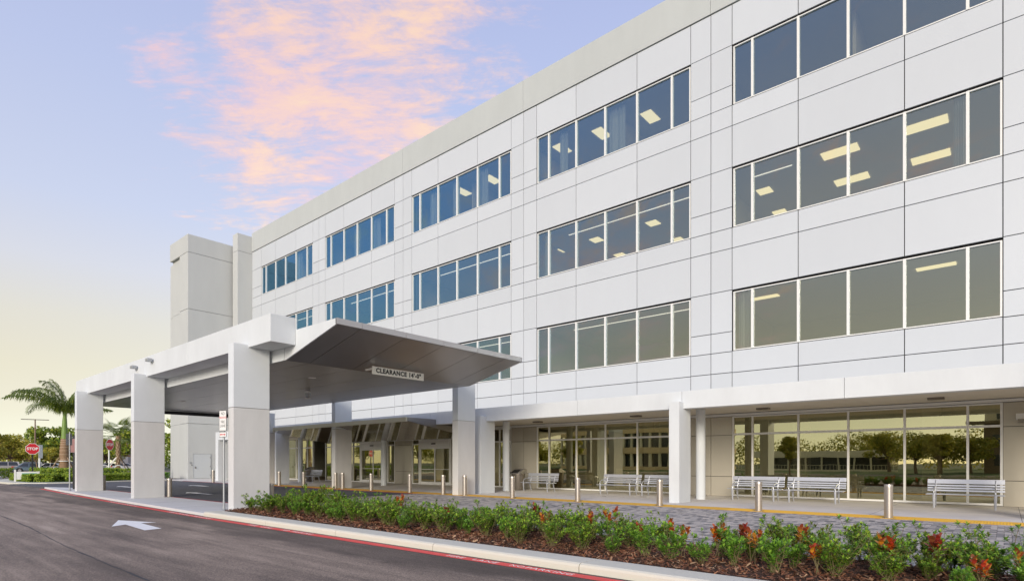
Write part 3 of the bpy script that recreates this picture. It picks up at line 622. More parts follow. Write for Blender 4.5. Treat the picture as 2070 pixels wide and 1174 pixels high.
# sliding entrance doors
def sliding(xa, xb, face):
    y = D - .10
    f = MB(); f.box(xa, xa + .12, y - .06, D + .1, 0.012, 2.95); f.box(xb - .12, xb, y - .06, D + .1, 0.012, 2.95)
    f.box(xa + .12, xb - .12, y - .10, D + .1, 2.42, 2.95); f.box(xa + .12, xb - .12, y - .02, D + .08, .012, .03)
    dr = f.build('sliding_door', M['alu'], bld)
    n = 2; w = (xb - xa - .24) / n
    for i in range(n):
        a = xa + .12 + w * i; b_ = a + w; yy = y - (.035 if i % 2 else 0)
        g = MB(); g.box(a, a + .07, yy, yy + .045, .035, 2.415); g.box(b_ - .07, b_, yy, yy + .045, .035, 2.415); g.box(a + .07, b_ - .07, yy, yy + .045, .035, .20); g.box(a + .07, b_ - .07, yy, yy + .045, 2.33, 2.415); g.box(a + .07, b_ - .07, yy, yy + .045, 1.0, 1.03)
        g.build('door_leaf', M['alu'], dr)
        MB().box(a + .06, b_ - .06, yy + .018, yy + .028, .19, 2.34).build('pane', M['glassG'], dr)
    MB().box((xa + xb) / 2 - .16, (xa + xb) / 2 + .16, y - .18, y - .101, 2.62, 2.70).build('door_sensor', M['black'], dr)
sliding(-29.48, -26.38, 0); sliding(-36.15, -33.0, 0)
storefront([-26.34, -25.92]) if False else MB().box(-26.37, -25.92, YP - .02, D + .1, .012, 3.43).build('door_jamb_panel', M['beige'], bld)
MB().box(-29.48, -26.38, D - .02, D + .1, 2.952, 3.43).build('door_head_panel', M['beige'], bld)
MB().box(-36.15, -33.0, D - .02, D + .1, 2.952, 3.43).build('door_head_panel', M['beige'], bld)
b = MB(); b.box(-50.6, -48, 24.8, 24.84, .9, 3.2)
# arcade: fascia, ceiling, pillars, columns
fx = [-41.9, -38.2 - .2, -31.9, -22.6, -13.45, -8.9, -3.72, 5.5, XR]
for a, b_ in zip(fx, fx[1:]):
    MB().box(a + .006, b_ - .006, 19.75, 20.15, 3.40, 4.03).build('arcade_fascia', M['beam'], bld, bev=.008)
for a, b_ in zip(fx, fx[1:]):
    MB().box(a + .006, b_ - .006, 20.151, D - .1, 3.56, 3.66).build('arcade_ceiling', M['ceil'], bld)
MB().box(-41.9, XR, 19.9, D - .1, 3.9, 4.02).build('arcade_roof', M['stucco'], bld)
for k in (-1, 0, 1, 3):
    xr = -8.83 - 9.79 * k
    MB().box(xr - .39, xr, 19.38, 20.35, 0.0, 3.63 if k != 9 else 4).build('arcade_pillar', M['beam'], bld, bev=.008)
for x in (1.1, -9.17, -19.43, -29.7, -39.86):
    MB().lathe([(.185, 0), (.185, .01), (.18, .02), (.18, 3.55)], x, 22.1, 32).build('round_column', M['beam'], bld, smooth=True)
for x in (-7.12, -1.73, -12.6, -18.2, -23.4, -35, 3.8):
    MB().box(x - .22, x + .22, 23.0, 23.3, 3.49, 3.555).build('ceiling_fixture', M['binm'], bld)
# left end portal of the arcade
MB().box(-47.95, -47.45, 19.3, 20.0, 0, 3.87).build('portal_pillar', M['beam'], bld); MB().box(-47.44, -42.0, 19.3, 20.0, 3.23, 3.87).build('portal_beam', M['beam'], bld)
MB().box(-47.9, -42, 20.001, D - .1, 3.4, 3.5).build('portal_ceiling', M['ceil'], bld)
# entrance canopy with the sloping polished soffit
ex0, ex1 = -36.34, -22.16
xs_ = np.linspace(ex0, ex1, 9)
def sofz(y): return 3.47 - (y - 17.9) * .67 / 4.3
for a, b_ in zip(xs_, xs_[1:]):
    MB().add([(a + .008, 17.9, 3.47), (b_ - .008, 17.9, 3.47), (b_ - .008, 22.2, 2.80), (a + .008, 22.2, 2.80), (a + .008, 17.9, 3.49), (b_ - .008, 17.9, 3.49), (b_ - .008, 22.2, 2.82), (a + .008, 22.2, 2.82)],
             [(3, 2, 1, 0), (4, 5, 6, 7), (0, 1, 5, 4), (1, 2, 6, 5), (2, 3, 7, 6), (3, 0, 4, 7)]).build('soffit_panel', M['soffit2'], bld)
    MB().box(a + .006, b_ - .006, 17.80, 17.90, 3.46, 3.665).build('canopy_trim', M['lip2'], bld)
MB().prism([(17.91, 3.495), (22.2, 2.825), (22.2, 3.395), (19.74, 3.395), (19.74, 3.66), (17.91, 3.66)], 'x', ex0 + .02, ex1).build('canopy_body', M['soffit'], bld)
MB().add([(ex0, 17.905, 3.46), (ex1, 17.905, 3.46), (ex1, 22.2, 2.79), (ex0, 22.2, 2.79)], []) 
MB().box(ex0, ex1, 22.201, 22.3, 2.78, 3.55).build('canopy_back', M['soffit'], bld)
# fin wall and stair tower
MB().box(-54.52, XL - .0, 23.48, 26.5, 0, 20.92).build('fin_wall', M['tower'], bld, bev=.02)
MB().box(-54.52, XL - .0, 23.48, 26.5, 20.94, 22.55).build('fin_wall', M['tower'], bld, bev=.02)
for z0, z1 in ((0, 4.90), (4.92, 15.04), (15.06, 20.06)):
    MB().box(-56.7, -54.79, 19.7, 32, z0, z1).build('tower_wall', M['tower'], bld, bev=.03)
    MB().box(-59.0, -56.71, 19.95, 32, z0, z1).build('tower_wall', M['tower'], bld)
    MB().box(-60.1, -59.01, 20.1, 30, z0, min(z1, 20.0)).build('tower_wall', M['tower'], bld)
MB().box(-59.05, -54.79, 19.7, 32, 20.08, 21.66).build('tower_parapet', M['tower'], bld, bev=.03)
dr = MB(); dr.box(-54.788, -54.74, 20.12, 20.17, 0.0, 2.24); dr.box(-54.788, -54.74, 21.60, 21.65, 0, 2.24); dr.box(-54.788, -54.74, 20.171, 21.599, 2.19, 2.24)
dd = dr.build('service_door', mat('grey_door_frame', (.42, .44, .45), .5), bld)
MB().box(-54.787, -54.755, 20.175, 21.595, .03, 2.185).build('door_leaf', mat('pale_grey_door', (.52, .55, .57), .45), dd)
MB().box(-54.755, -54.70, 20.27, 20.33, .92, 1.10).build('handle', M['steeldark'], dd)
for z in (.3, 1.1, 1.9): MB().box(-54.754, -54.73, 21.56, 21.59, z - .06, z + .06).build('hinge', M['steeldark'], dd)
MB().box(-54.788, -54.75, 19.86, 20.0, 1.36, 1.5).build('entry_panel', M['galv'], bld); MB().box(-54.788, -54.75, 20.0, 20.06, 1.2, 1.27).build('key_reader', M['black'], bld)
# security camera on the right pier
MB().box(.24, .5, 24.45, YP, 2.83, 3.02).build('wall_fixture', M['white'], bld, bev=.01); MB().box(.28, .56, 24.3, 24.7, 2.74, 2.83).build('wall_fixture', M['steeldark'], bld)

# ================================================================ PORTE COCHERE
pc = empty('porte_cochere', (-27, 12.5, 0), 'flat white drive-through canopy on slab pillars with grey metal soffit', 'canopy')
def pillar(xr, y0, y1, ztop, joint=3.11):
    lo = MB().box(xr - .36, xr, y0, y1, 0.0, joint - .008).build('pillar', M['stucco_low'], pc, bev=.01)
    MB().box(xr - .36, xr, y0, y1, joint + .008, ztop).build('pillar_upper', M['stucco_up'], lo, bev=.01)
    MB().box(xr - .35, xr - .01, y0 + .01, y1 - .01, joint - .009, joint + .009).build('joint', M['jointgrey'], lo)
for x in (-17.56, -26.68, -35.48): pillar(x, 7.58, 8.70, 5.05)
pillar(-18.41, 17.70, 18.79, 5.3, 3.32)
MB().box(-18.71, -18.47, 16.80, 17.695, 4.86, 5.28).build('tie_beam', M['beam'], pc)
pillar(-28.6, 17.96, 19.04, 5.3, 3.33)
MB().box(-28.9, -28.66, 16.80, 17.955, 4.86, 5.28).build('tie_beam', M['beam'], pc); pillar(-35.48, 16.88, 17.92, 4.59, 3.33)
bx = [-37.7, -31.38, -26.87, -22.4, -16.17]
for a, b_ in zip(bx, bx[1:]):
    MB().box(a + (.006 if a != bx[0] else 0), b_ - (.006 if b_ != bx[-1] else 0), 8.03, 8.81, 4.97, 5.78).build('beam', M['beam'], pc, bev=.01)
# canopy body: profile in x,z (wedge tip towards +x)
YC0, YC1 = 8.82, 16.78
prof = [(-38.6, 4.72), (-38.3, 4.63), (-16.85, 4.63), (-14.0, 5.29), (-14.0, 5.40), (-38.6, 5.40)]
MB().prism(prof, 'y', YC0 + .05, YC1 - .05).build('canopy_slab', M['joint'], pc)
# white side fascia in panels
def fascia(y0, y1):
    MB().prism([(-38.6, 4.60), (-24.0, 4.60), (-24.0, 5.43), (-38.6, 5.43)], 'y', y0, y1).build('side_fascia', M['beam'], pc)
    MB().prism([(-23.99, 4.60), (-16.86, 4.60), (-16.86, 5.43), (-23.99, 5.43)], 'y', y0, y1).build('side_fascia', M['beam'], pc)
    MB().prism([(-16.84, 4.60), (-16.78, 4.60), (-13.98, 5.27), (-13.98, 5.43), (-16.84, 5.43)], 'y', y0, y1).build('side_fascia', M['beam'], pc)
fascia(8.815, 8.86); fascia(16.74, 16.79)
# soffit panels (each a plate), flat run and the rising wedge
ysp = [8.865, 9.63, 11.22, 12.79, 14.35, 15.86, 16.735]
xsp = list(np.linspace(-38.55, -16.84, 8))
for a, b_ in zip(ysp, ysp[1:]):
    for c, d_ in zip(xsp, xsp[1:]):
        MB().box(c + .008, d_ - .008, a + .008, b_ - .008, 4.600, 4.629).build('soffit_panel', M['soffit'], pc)
    z0, z1 = 4.600, 5.262
    MB().add([(-16.82, a + .008, z0), (-14.03, a + .008, z1), (-14.03, b_ - .008, z1), (-16.82, b_ - .008, z0), (-16.82, a + .008, z0 + .025), (-14.03, a + .008, z1 + .025), (-14.03, b_ - .008, z1 + .025), (-16.82, b_ - .008, z0 + .025)],
             [(0, 1, 2, 3), (7, 6, 5, 4), (0, 4, 5, 1), (1, 5, 6, 2), (2, 6, 7, 3), (3, 7, 4, 0)]).build('soffit_panel', M['soffit'], pc)
    MB().box(-14.02, -13.95, a + .006 if a > 9 else 8.815, b_ - .006 if b_ < 16.7 else 16.79, 5.27, 5.435).build('edge_trim', M['lip'], pc)
MB().box(-38.9, -38.61, 11.8, 16.7, 4.40, 4.60).build('downstand_beam', M['joint'], pc)
for x, y in ((-19.55, 11.31), (-26, 11.3), (-32, 11.3), (-26, 14.8), (-32, 14.8)):
    MB().lathe([(.14, 4.590), (.14, 4.5995)], x, y, 20).build('downlight', M['cream'], pc)
dc = MB().lathe([(.10, 4.50), (.11, 4.55), (.09, 4.6)], -23.35, 13.3, 20).build('dome_camera', M['white'], pc, smooth=True)
MB().lathe([(.01, 4.30), (.06, 4.32), (.10, 4.37), (.125, 4.44), (.12, 4.50)], -23.35, 13.3, 20).build('camera_dome', M['galv'], dc, smooth=True)
for x, z in ((-27.84, 5.40), (-25.95, 5.48)):
    l = MB().box(x - .14, x + .14, 7.80, 7.98, z, z + .12).build('beam_floodlight', M['galv'], pc, bev=.015); MB().box(x - .06, x + .06, 7.981, 8.029, z - .06, z + .02).build('bracket', M['galv'], l)
# clearance sign
cs = empty('clearance_sign', (-16.2, 12.71, 4.44), 'cream board reading CLEARANCE 14 feet 0 inches under the canopy tip', 'sign')
MB().box(-16.235, -16.2, 11.59, 13.84, 4.44, 4.705).build('sign_board', M['cream'], cs)
MB().box(-16.60, -16.236, 11.59, 11.61, 4.58, 4.645).build('bracket', M['cream'], cs)
for y in (12.0, 13.4): MB().box(-16.26, -16.236, y - .02, y + .02, 4.5, 4.73).build('bracket', M['galv'], cs)
text('lettering', "CLEARANCE 14'-0\"", .215, M['black'], cs, (-16.198, 12.72, 4.572), (0, 1, 0), (0, 0, 1), depth=.001, bold=.010, sx=1.0, space=1.12)

# ================================================================ STREET FURNITURE
def make_bench():
    t = empty('bench', (0, 0, 0)); L = 1.95
    def slat(name, y, z, w, th, tilt, x0=-L / 2, x1=L / 2):
        c, s_ = cos(tilt), sin(tilt); hw, ht = w / 2, th / 2; P_ = [(-hw, -ht), (hw, -ht), (hw, ht), (-hw, ht)]
        MB().prism([(y + a * c - b_ * s_, z + a * s_ + b_ * c) for a, b_ in P_], 'x', x0, x1).build(name, M['bench'], t, local=True, bev=.004)
    tb = radians(78)
    slat('back_slat', .385, .835, .15, .02, tb)
    for i, h in enumerate((.705, .625, .545)): slat('back_slat', .30 + (h - .45) * .22 + .0, h, .055, .02, tb)
    for i in range(5): slat('seat_slat', -.24 + i * .105, .44 - (.012 if i in (1, 2, 3) else 0), .085, .022, 0)
    for sx_ in (-1, 1):
        x = sx_ * (L / 2 - .22)
        MB().tube([(x, -.27, 0), (x, -.30, .25), (x, -.31, .44)], [.022, .03, .034], 8, sq=(.8, 1.2)).build('leg', M['bench'], t, local=True, smooth=True)
        MB().tube([(x, .34, 0), (x, .24, .25), (x, .20, .43)], [.022, .03, .034], 8, sq=(.8, 1.2)).build('leg', M['bench'], t, local=True, smooth=True)
        MB().tube([(x, -.31, .44), (x, -.30, .53), (x, -.24, .61), (x, -.10, .655), (x, .12, .67), (x, .31, .675)], .02, 8).build('armrest', M['bench'], t, local=True, smooth=True)
        MB().tube([(x, -.30, .415), (x, .22, .40), (x, .30, .5), (x, .40, .88)], .022, 8).build('side_frame', M['bench'], t, local=True, smooth=True)
    return t
bench = make_bench(); BG = 'metal benches along the building'
bl = [((-39.2, 22.55), 'grey slatted bench farthest away, left of the entrance by a round column'), ((-17.9, 22.85), 'grey slatted bench standing alone beside the trash bin'), ((-13.28, 22.75), 'left bench of the pair ending behind the square arcade pillar'),
      ((-11.18, 22.75), 'bench partly hidden by the square arcade pillar'), ((-7.33, 22.85), 'left bench of the near pair beside the round column'), ((-5.28, 22.85), 'right bench of the near pair in front of the shop window'), ((-1.0, 23.05), 'silver slatted bench nearest the right edge of the picture')]
for i, (p, lab) in enumerate(bl):
    if i == 0: bench.location = (*p, 0); tag(bench, lab, 'bench', BG)
    else: dup(bench, (*p, 0), 0, lab)
def make_bollard():
    t = empty('bollard', (0, 0, 0)); r = .1
    MB().lathe([(r, .01), (r, .745)], 0, 0, 28).build('post', M['steel'], t, local=True, smooth=True)
    MB().lathe([(r * .94, .745), (r * .94, .757), (r * 1.02, .76), (r * 1.02, .785), (r * .96, .788), (r * .96, .796), (r * 1.02, .80), (r * 1.02, .865), (r * .98, .88), (0.001, .883)], 0, 0, 28).build('cap', M['steel'], t, local=True, smooth=True)
    MB().lathe([(.165, .003), (.165, .012), (r, .014)], 0, 0, 28).build('base_plate', M['steeldark'], t, local=True)
    return t
bo = make_bollard(); BG = 'stainless bollards'
bx_ = [(-2.33, 'nearest bollard, in front of the window left of the last bench'), (-5.6, 'bollard standing before the near pair of benches'), (-8.79, 'bollard just left of the square arcade pillar'), (-12.09, 'bollard left of the pillar-side bench pair'),
       (-15.3, 'bollard in front of the round column by the trash bin'), (-18.07, 'bollard just right of the canopy rear pillar edge'), (-19.46, 'bollard just left of the canopy rear pillar, before the right door'), (-21.84, 'bollard between the two pairs of sliding doors'),
       (-24.96, 'bollard in front of the left sliding doors'), (-27.59, 'bollard immediately right of the white middle rear pillar'), (-28.27, 'bollard immediately left of the white middle rear pillar'), (-31.69, 'bollard before the far trash bin'), (-34.64, 'bollard near the far bench and square pillar'), (-43.89, 'bollard standing by the grey service door')]
for i, (x, lab) in enumerate(bx_):
    y = 17.78 if x > -43 else 17.5
    if i == 0: bo.location = (x, y, 0); tag(bo, lab, 'bollard', BG)
    else: dup(bo, (x, y, 0), 0, lab)
for x, y, lab in ((-18.05, 8.98, 'bollard showing above the hedge right of the nearest pillar'), (-26.75, 8.90, 'bollard touching the right side of the middle front pillar'), (-36.0, 8.84, 'bollard touching the right side of the far front pillar')):
    dup(bo, (x, y, 0), 0, lab, scale=(1, 1, .88))
pb = MB().lathe([(.11, -.1), (.11, 1.0), (.09, 1.04), (.001, 1.05)], -59.0, 18.9, 20).build('pipe_bollard', M['white'], smooth=True); tag(pb, 'plain white pipe bollard by the far corner of the stair tower', 'bollard')
def make_bin(x, y, lab, s=1.0):
    t = empty('trash_bin', (x, y, 0), lab, 'trash bin', 'trash bins')
    MB().lathe([(.25, .02), (.26, .04), (.31, .78), (.33, .80), (.33, .85), (.30, .86)], x, y, 28).build('body', M['binm'], t, smooth=True)
    MB().prism([(y - .30, .86), (y + .30, .86), (y + .30, 1.08), (y + .22, 1.13), (y + .02, 1.10), (y - .30, .93)], 'x', x - .29, x + .29).build('hood', mat('bin_hood_%d' % (x < -30), (.36, .34, .33), .4, .6), t, bev=.03)
    MB().prism([(y - .295, .89), (y - .06, 1.03), (y - .05, 1.07), (y - .30, .93)], 'x', x - .2, x + .2).build('opening', M['black'], t)
    t.scale = (s, s, 1)
make_bin(-19.5, 23.15, 'brown metal bin with hood right beside the near lone bench', 1.1); make_bin(-40.1, 23.0, 'brown metal bin with hood far left of the entrance doors')

def octagon(r): return [(r * cos(pi / 8 + k * pi / 4), r * sin(pi / 8 + k * pi / 4)) for k in range(8)]
def stopsign(loc, rz, zc, r, lab, postm, frame=True, legend=('STOP',), face='red', back=False):
    t = empty('stop_sign', (0, 0, 0), lab, 'sign')
    MB().box(-.05, .05, .03, .10, -.1, zc + r * .4).build('post', postm, t, local=True)
    MB().prism([(a, zc + b_) for a, b_ in octagon(r)], 'y', -.012, .0).build('sign_face', M['white'] if not back else M['galv'], t, local=True)
    MB().prism([(a, zc + b_) for a, b_ in octagon(r * .93)], 'y', -.016, -.0125).build('sign_field', M[face], t, local=True)
    for i, s_ in enumerate(legend):
        text('lettering', s_, r * .62 if len(legend) == 1 else r * .42, M['white'], t, (0, -.0175, zc + (0 if len(legend) == 1 else (.2 - .4 * i) * r)), (1, 0, 0), (0, 0, 1), depth=.001, bold=.022 * r)
    t.location = loc; t.rotation_euler = (0, 0, rz)
    return t
fwd = lambda x, y: atan2(-y, -x) - (-pi / 2)          # turn a -y facing sign towards the camera
stopsign((-56.6, 9.33, 0), fwd(-56.6, 9.33), 2.50, .45, 'red octagonal STOP sign on a dark post in the left hedge', M['black'])
stopsign((-59.2, 15.0, 0), fwd(-59.2, 15.0) + radians(55), 3.0, .52, 'red and white STOP sign turned aside between the front pillars', M['white'])
def flatsign(name, loc, rz, lab, postr, postm, zt, plates):
    t = empty(name, (0, 0, 0), lab, 'sign')
    MB().lathe([(postr, -.02), (postr, zt)], 0, 0, 12).build('post', postm, t, local=True, smooth=True)
    if postr < .04: MB().box(-.05, .05, -.05, .05, .001, .03).build('base_plate', M['galv'], t, local=True); MB().lathe([(.035, .03), (.035, .28)], 0, 0, 12).build('sleeve', M['galv'], t, local=True)
    for (z0, z1, w, m_, bd) in plates:
        MB().box(-w / 2, w / 2, -postr - .008, -postr - .002, z0, z1).build('sign_plate', M[bd], t, local=True)
        MB().box(-w / 2 + .012, w / 2 - .012, -postr - .011, -postr - .0085, z0 + .012, z1 - .012).build('sign_face', M[m_], t, local=True)
    t.location = loc; t.rotation_euler = (0, 0, rz); return t
t = flatsign('parking_sign', (-18.03, 7.5, 0), 0, 'white NO PARKING FIRE LANE sign on a post before the nearest pillar', .028, M['galv'], 3.0, [(2.41, 3.03, .31, 'white', 'joint'), (2.22, 2.38, .31, 'white', 'joint')])
ar = radians(16); t.rotation_euler = (0, 0, ar)
yy = -.028 - .0115
for s_, z, sz, m_ in (('NO', 2.93, .13, 'black'), ('PARKING', 2.81, .095, 'red'), ('FIRE', 2.68, .12, 'black'), ('LANE', 2.56, .12, 'black'), ('UNAUTHORIZED VEHICLES', 2.48, .026, 'red'), ('TOWED AT OWNER EXPENSE', 2.45, .024, 'red')):
    text('lettering', s_, sz, M[m_], t, (0, yy, z), (1, 0, 0), (0, 0, 1), depth=.0005, sx=.8 if sz > .05 else .75) if sz > .05 else None
MB().prism([(-.12, 2.30), (-.075, 2.335), (-.075, 2.312), (.075, 2.312), (.075, 2.335), (.12, 2.30), (.075, 2.265), (.075, 2.288), (-.075, 2.288), (-.075, 2.265)], 'y', yy - .001, yy + .0005).build('arrow_symbol', M['red'], t, local=True)
t = flatsign('parking_sign', (-36.96, 7.60, 0), radians(-60), 'sign seen from behind on a thin post left of the far front pillar', .03, M['galv'], 3.05, [(2.35, 2.95, .34, 'signback', 'galv')])
t = flatsign('parking_sign', (-38.6, 8.12, 0), radians(20), 'dark sign post half hidden behind the far front pillar', .05, M['black'], 2.9, [(2.0, 2.75, .36, 'signback', 'galv')])
t = empty('info_board', (-54.9, 8.75, 0), 'low white board with a teal stripe in front of the STOP sign', 'sign', rz=fwd(-54.9, 8.75))
MB().box(-.62, .62, -.02, .02, .2, .78).build('sign_board', M['white'], t, local=True); MB().box(-.3, .55, -.024, -.0205, .5, .66).build('stripe', M['teal'], t, local=True); MB().box(-.74, -.63, -.04, .04, .0, .92).build('post', M['white'], t, local=True); MB().box(.63, .70, -.04, .04, .0, .8).build('post', M['white'], t, local=True)
t = flatsign('traffic_sign', (-76.6, 13.2, 0), fwd(-76.6, 13.2) + radians(70), 'plain white sign on a white post right of the STOP sign', .09, M['white'], 3.2, [(1.9, 3.3, 1.0, 'white', 'galv')])
lp = empty('street_lamp', (-128.2, 21.5, 0), 'tall car park lamp with two flat heads above the parked cars', 'street lamp', rz=radians(80))
MB().lathe([(.3, 0), (.3, .8), (.15, .82), (.09, 9.0)], 0, 0, 12).build('pole', mat('lamp_pole_brown', (.22, .14, .10), .5), lp, local=True, smooth=True)
for s_ in (-1, 1):
    MB().box(min(s_ * .1, s_ * 1.9), max(s_ * .1, s_ * 1.9), -.16, .16, 8.86, 8.98).build('lamp_head', M['steeldark'], lp, local=True)
for i, (x, y) in enumerate(((-61.9, 15.3), (-60.9, 16.1))):
    pts = [(0, .3 * cos(a) , .55 + .3 * sin(a)) for a in np.linspace(0, pi, 9)]
    bk = MB().tube([(0, .3, 0)] + pts + [(0, -.3, 0)], .035, 8).build('bike_hoop', M['white'], smooth=True); bk.location = (x, y, .35); bk.rotation_euler = (0, 0, radians(-10))
    tag(bk, ('white arched bike hoop left of the leaning palm braces', 'white arched bike hoop at the foot of the fan palm')[i], 'bike rack', 'bike hoops')

# ================================================================ PLANTS
def leafcloud(centers, radii, n, size, squash=.8, shell=.55, updir=.4):
    """n leaf quads (folded diamonds) spread through ellipsoid lobes"""
    k = rng.integers(0, len(centers), n); c = np.array(centers)[k]; r = np.array(radii)[k]
    d = rng.normal(size=(n, 3)); d /= np.linalg.norm(d, axis=1)[:, None]
    rad = shell + (1 - shell) * rng.random(n) ** .6; rad = np.where(rng.random(n) < .25, rng.random(n), rad)
    p = c + d * r * rad[:, None]
    return quads(p, d, n, size, updir)
def quads(p, d, n, size, updir=.4):
    nrm = d + rng.normal(size=(n, 3)) * .7; nrm[:, 2] += updir; nrm /= np.linalg.norm(nrm, axis=1)[:, None]
    t = np.cross(nrm, rng.normal(size=(n, 3))); t /= np.linalg.norm(t, axis=1)[:, None]; b_ = np.cross(nrm, t)
    s_ = size * rng.uniform(.6, 1.35, n)[:, None]
    V = np.stack([p - t * s_ * .5, p + b_ * s_ * .28, p + t * s_ * .5, p - b_ * s_ * .28], 1).reshape(-1, 3)
    return V, np.arange(4 * n).reshape(-1, 4)
def tree(name, loc, h, cr, lobes, n, leaf, leafm, label, trunk_r=.15, trunkh=.35, cat='tree', group=None, squash=.6):
    t = empty(name, loc, label, cat, group)
    cs_, rs_ = [], []; tb = MB(); top = Vector((0, 0, h * trunkh))
    tb.tube([(0, 0, -.1), (random.uniform(-.1, .1), random.uniform(-.1, .1), h * trunkh * .5), tuple(top)], [trunk_r * 1.3, trunk_r, trunk_r * .8], 8)
    for i in range(lobes):
        a = random.uniform(0, 2 * pi); rr = cr * random.uniform(.1, .72); z = h * random.uniform(trunkh + .12, .88) - .12 * rr
        c = (rr * cos(a), rr * sin(a), z); cs_.append(c); s_ = cr * random.uniform(.22, .48); rs_.append((s_, s_, s_ * squash))
        m_ = (top + Vector(c)) / 2 + Vector((0, 0, -.1 * h * random.random())); tb.tube([tuple(top), tuple(m_), c], [trunk_r * .55, trunk_r * .35, trunk_r * .12], 6)
    tb.build('trunk', M['trunk'], t, local=True, smooth=True)
    V, Fc = leafcloud(cs_, rs_, n, leaf)
    o = obj('crown', rawmesh('crown', V, Fc, leafm), t); return t
# far left trees
tree('shade_tree', (-137.9, 26.4, 0), 8.9, 6.0, 26, 7000, .55, M['treeD'], 'large dark round tree behind the royal palm', .3, .3, squash=.5)
tree('shade_tree', (-131.6, 18.7, 0), 7.0, 4.2, 16, 4200, .42, M['treeY'], 'yellow green tree at the left edge behind the silver car', .16, .3)
tree('shade_tree', (-126.8, 15.0, 0), 7.8, 3.6, 12, 2600, .42, M['treeY'], 'sparse tall yellowish tree cut by the left edge', .16, .3)
tree('shade_tree', (-148, 24, 0), 6.6, 5.0, 18, 3800, .48, M['treeY'], 'yellow green tree behind the lamp pole', .18, .3)
tree('shade_tree', (-123.8, 22.9, 0), 4.3, 2.0, 10, 2200, .30, M['treeY'], 'small bright young tree left of the royal palm trunk', .09, .35)
tree('shade_tree', (-112, 18.9, 0), 4.6, 2.1, 10, 2000, .30, M['treeY'], 'small pale tree just behind the STOP sign', .09, .35)
tree('shade_tree', (-142.6, 35.6, 0), 7.2, 4.6, 16, 3600, .5, M['treeY'], 'yellow green tree seen between the far pillars left of the fan palm', .2, .3)
tree('shade_tree', (-127.8, 36.2, 0), 8.3, 4.4, 18, 4200, .48, M['treeD'], 'dark tree seen between the far pillars right of the fan palm', .25, .3)
tree('shade_tree', (-104, 36.5, 0), 9.6, 3.6, 14, 3200, .45, M['treeD'], 'dark tree squeezed between the middle pillar and the tower', .2, .3)
V, Fc = leafcloud([(-175 + random.uniform(-8, 8), y, random.uniform(2.2, 4.2)) for y in np.arange(2, 75, 1.8)], [(4, 3, 2.6)] * len(np.arange(2, 75, 1.8)), 16000, .6)
o = obj('woodland', rawmesh('woodland', V, Fc, M['treeD'])); stuff(o); tag(o, 'distant green tree belt beyond the car park', 'trees')
# landscape island with hedges
li = struct(MB().prism([(-62, 7.6), (-56, 7.35), (-51.7, 7.6), (-49.9, 9.0), (-49.8, 10.4), (-50.7, 12.4), (-51.7, 15), (-52.3, 17.3), (-54.79, 18.1), (-60.2, 18.1), (-95, 40), (-95, 24), (-66, 9.5)], 'z', -.2, .05).build('landscape_island', M['curb'], bev=.02))
MB().prism([(-61, 9.2), (-56, 8.3), (-52.3, 8.4), (-51.1, 9.6), (-51.2, 10.6), (-51.9, 12.6), (-52.8, 15), (-53.4, 17.0), (-56, 17.9), (-60, 18.0), (-94, 39), (-94, 25), (-65, 10.5)], 'z', .0, .07).build('planting_soil', M['grass'], li)
li2 = struct(MB().prism([(-62.5, 6.0), (-61.0, 3.5), (-62, -6), (-94, -6), (-94, 16), (-70, 8.7)], 'z', -.2, .05).build('verge', M['curb']))
MB().prism([(-64, 6.0), (-62.5, 3.5), (-63.5, -5), (-93, -5), (-93, 15), (-71, 7.9)], 'z', .0, .07).build('verge_grass', M['grass'], li2)
def hedge(path, w, h, n, leaf, lab, m_='hedge'):
    P_ = [Vector(p) for p in path]; seg = [(a, b_, (b_ - a).length) for a, b_ in zip(P_, P_[1:])]; T = sum(s_[2] for s_ in seg)
    pos = np.zeros((n, 3)); dd_ = np.zeros((n, 3))
    for i in range(n):
        u = random.random() * T
        for a, b_, l in seg:
            if u <= l: break
            u -= l
        q = a + (b_ - a) * (u / l); d_ = (b_ - a).normalized(); s_ = Vector((-d_.y, d_.x))
        hh = h * (.86 + .22 * mnoise.noise(Vector((q.x * .9, q.y * .9, 3)))); f_ = random.random()
        if f_ < .45: z = hh + random.uniform(-.1, .05); o_ = random.uniform(-w / 2, w / 2)
        elif f_ < .9: z = random.uniform(.05, hh); o_ = random.choice((-1, 1)) * (w / 2 + random.uniform(-.15, .05) + .12 * mnoise.noise(Vector((q.x * 2, q.y * 2, z * 3))))
        else: z = random.uniform(.1, hh); o_ = random.uniform(-w / 2, w / 2)
        pos[i] = (q.x + s_.x * o_, q.y + s_.y * o_, z + .05); dd_[i] = (s_.x * o_ * .8, s_.y * o_ * .8, .5)
    V, Fc = quads(pos, dd_, n, leaf, .3); o = obj('hedge', rawmesh('hedge', V, Fc, M[m_])); tag(o, lab, 'hedge'); return o
hedge([(-57.5, 8.9), (-53.2, 9.3), (-52.3, 10.2), (-52.6, 11.6)], 1.5, .62, 11000, .14, 'low bright green hedge around the STOP sign and royal palm')
hedge([(-52.4, 12.0), (-53.6, 14.8), (-54.2, 16.9)], 1.8, .60, 9000, .14, 'low green hedge seen between the far and middle front pillars')
hedge([(-66, 11.8), (-60.5, 11.2), (-58, 12.8), (-58.8, 16)], 2.2, .95, 10000, .17, 'taller hedge row behind the royal palm trunk')
hedge([(-66.5, -3), (-65.6, 2), (-65.2, 6.0), (-69, 9.2)], 2.0, 1.0, 11000, .17, 'clipped hedge at the left edge in front of the parked cars')
hedge([(-56.0, 17.4), (-54.9, 17.9)], .9, .62, 1500, .12, 'small dark shrub clump at the foot of the tower', 'leafB')
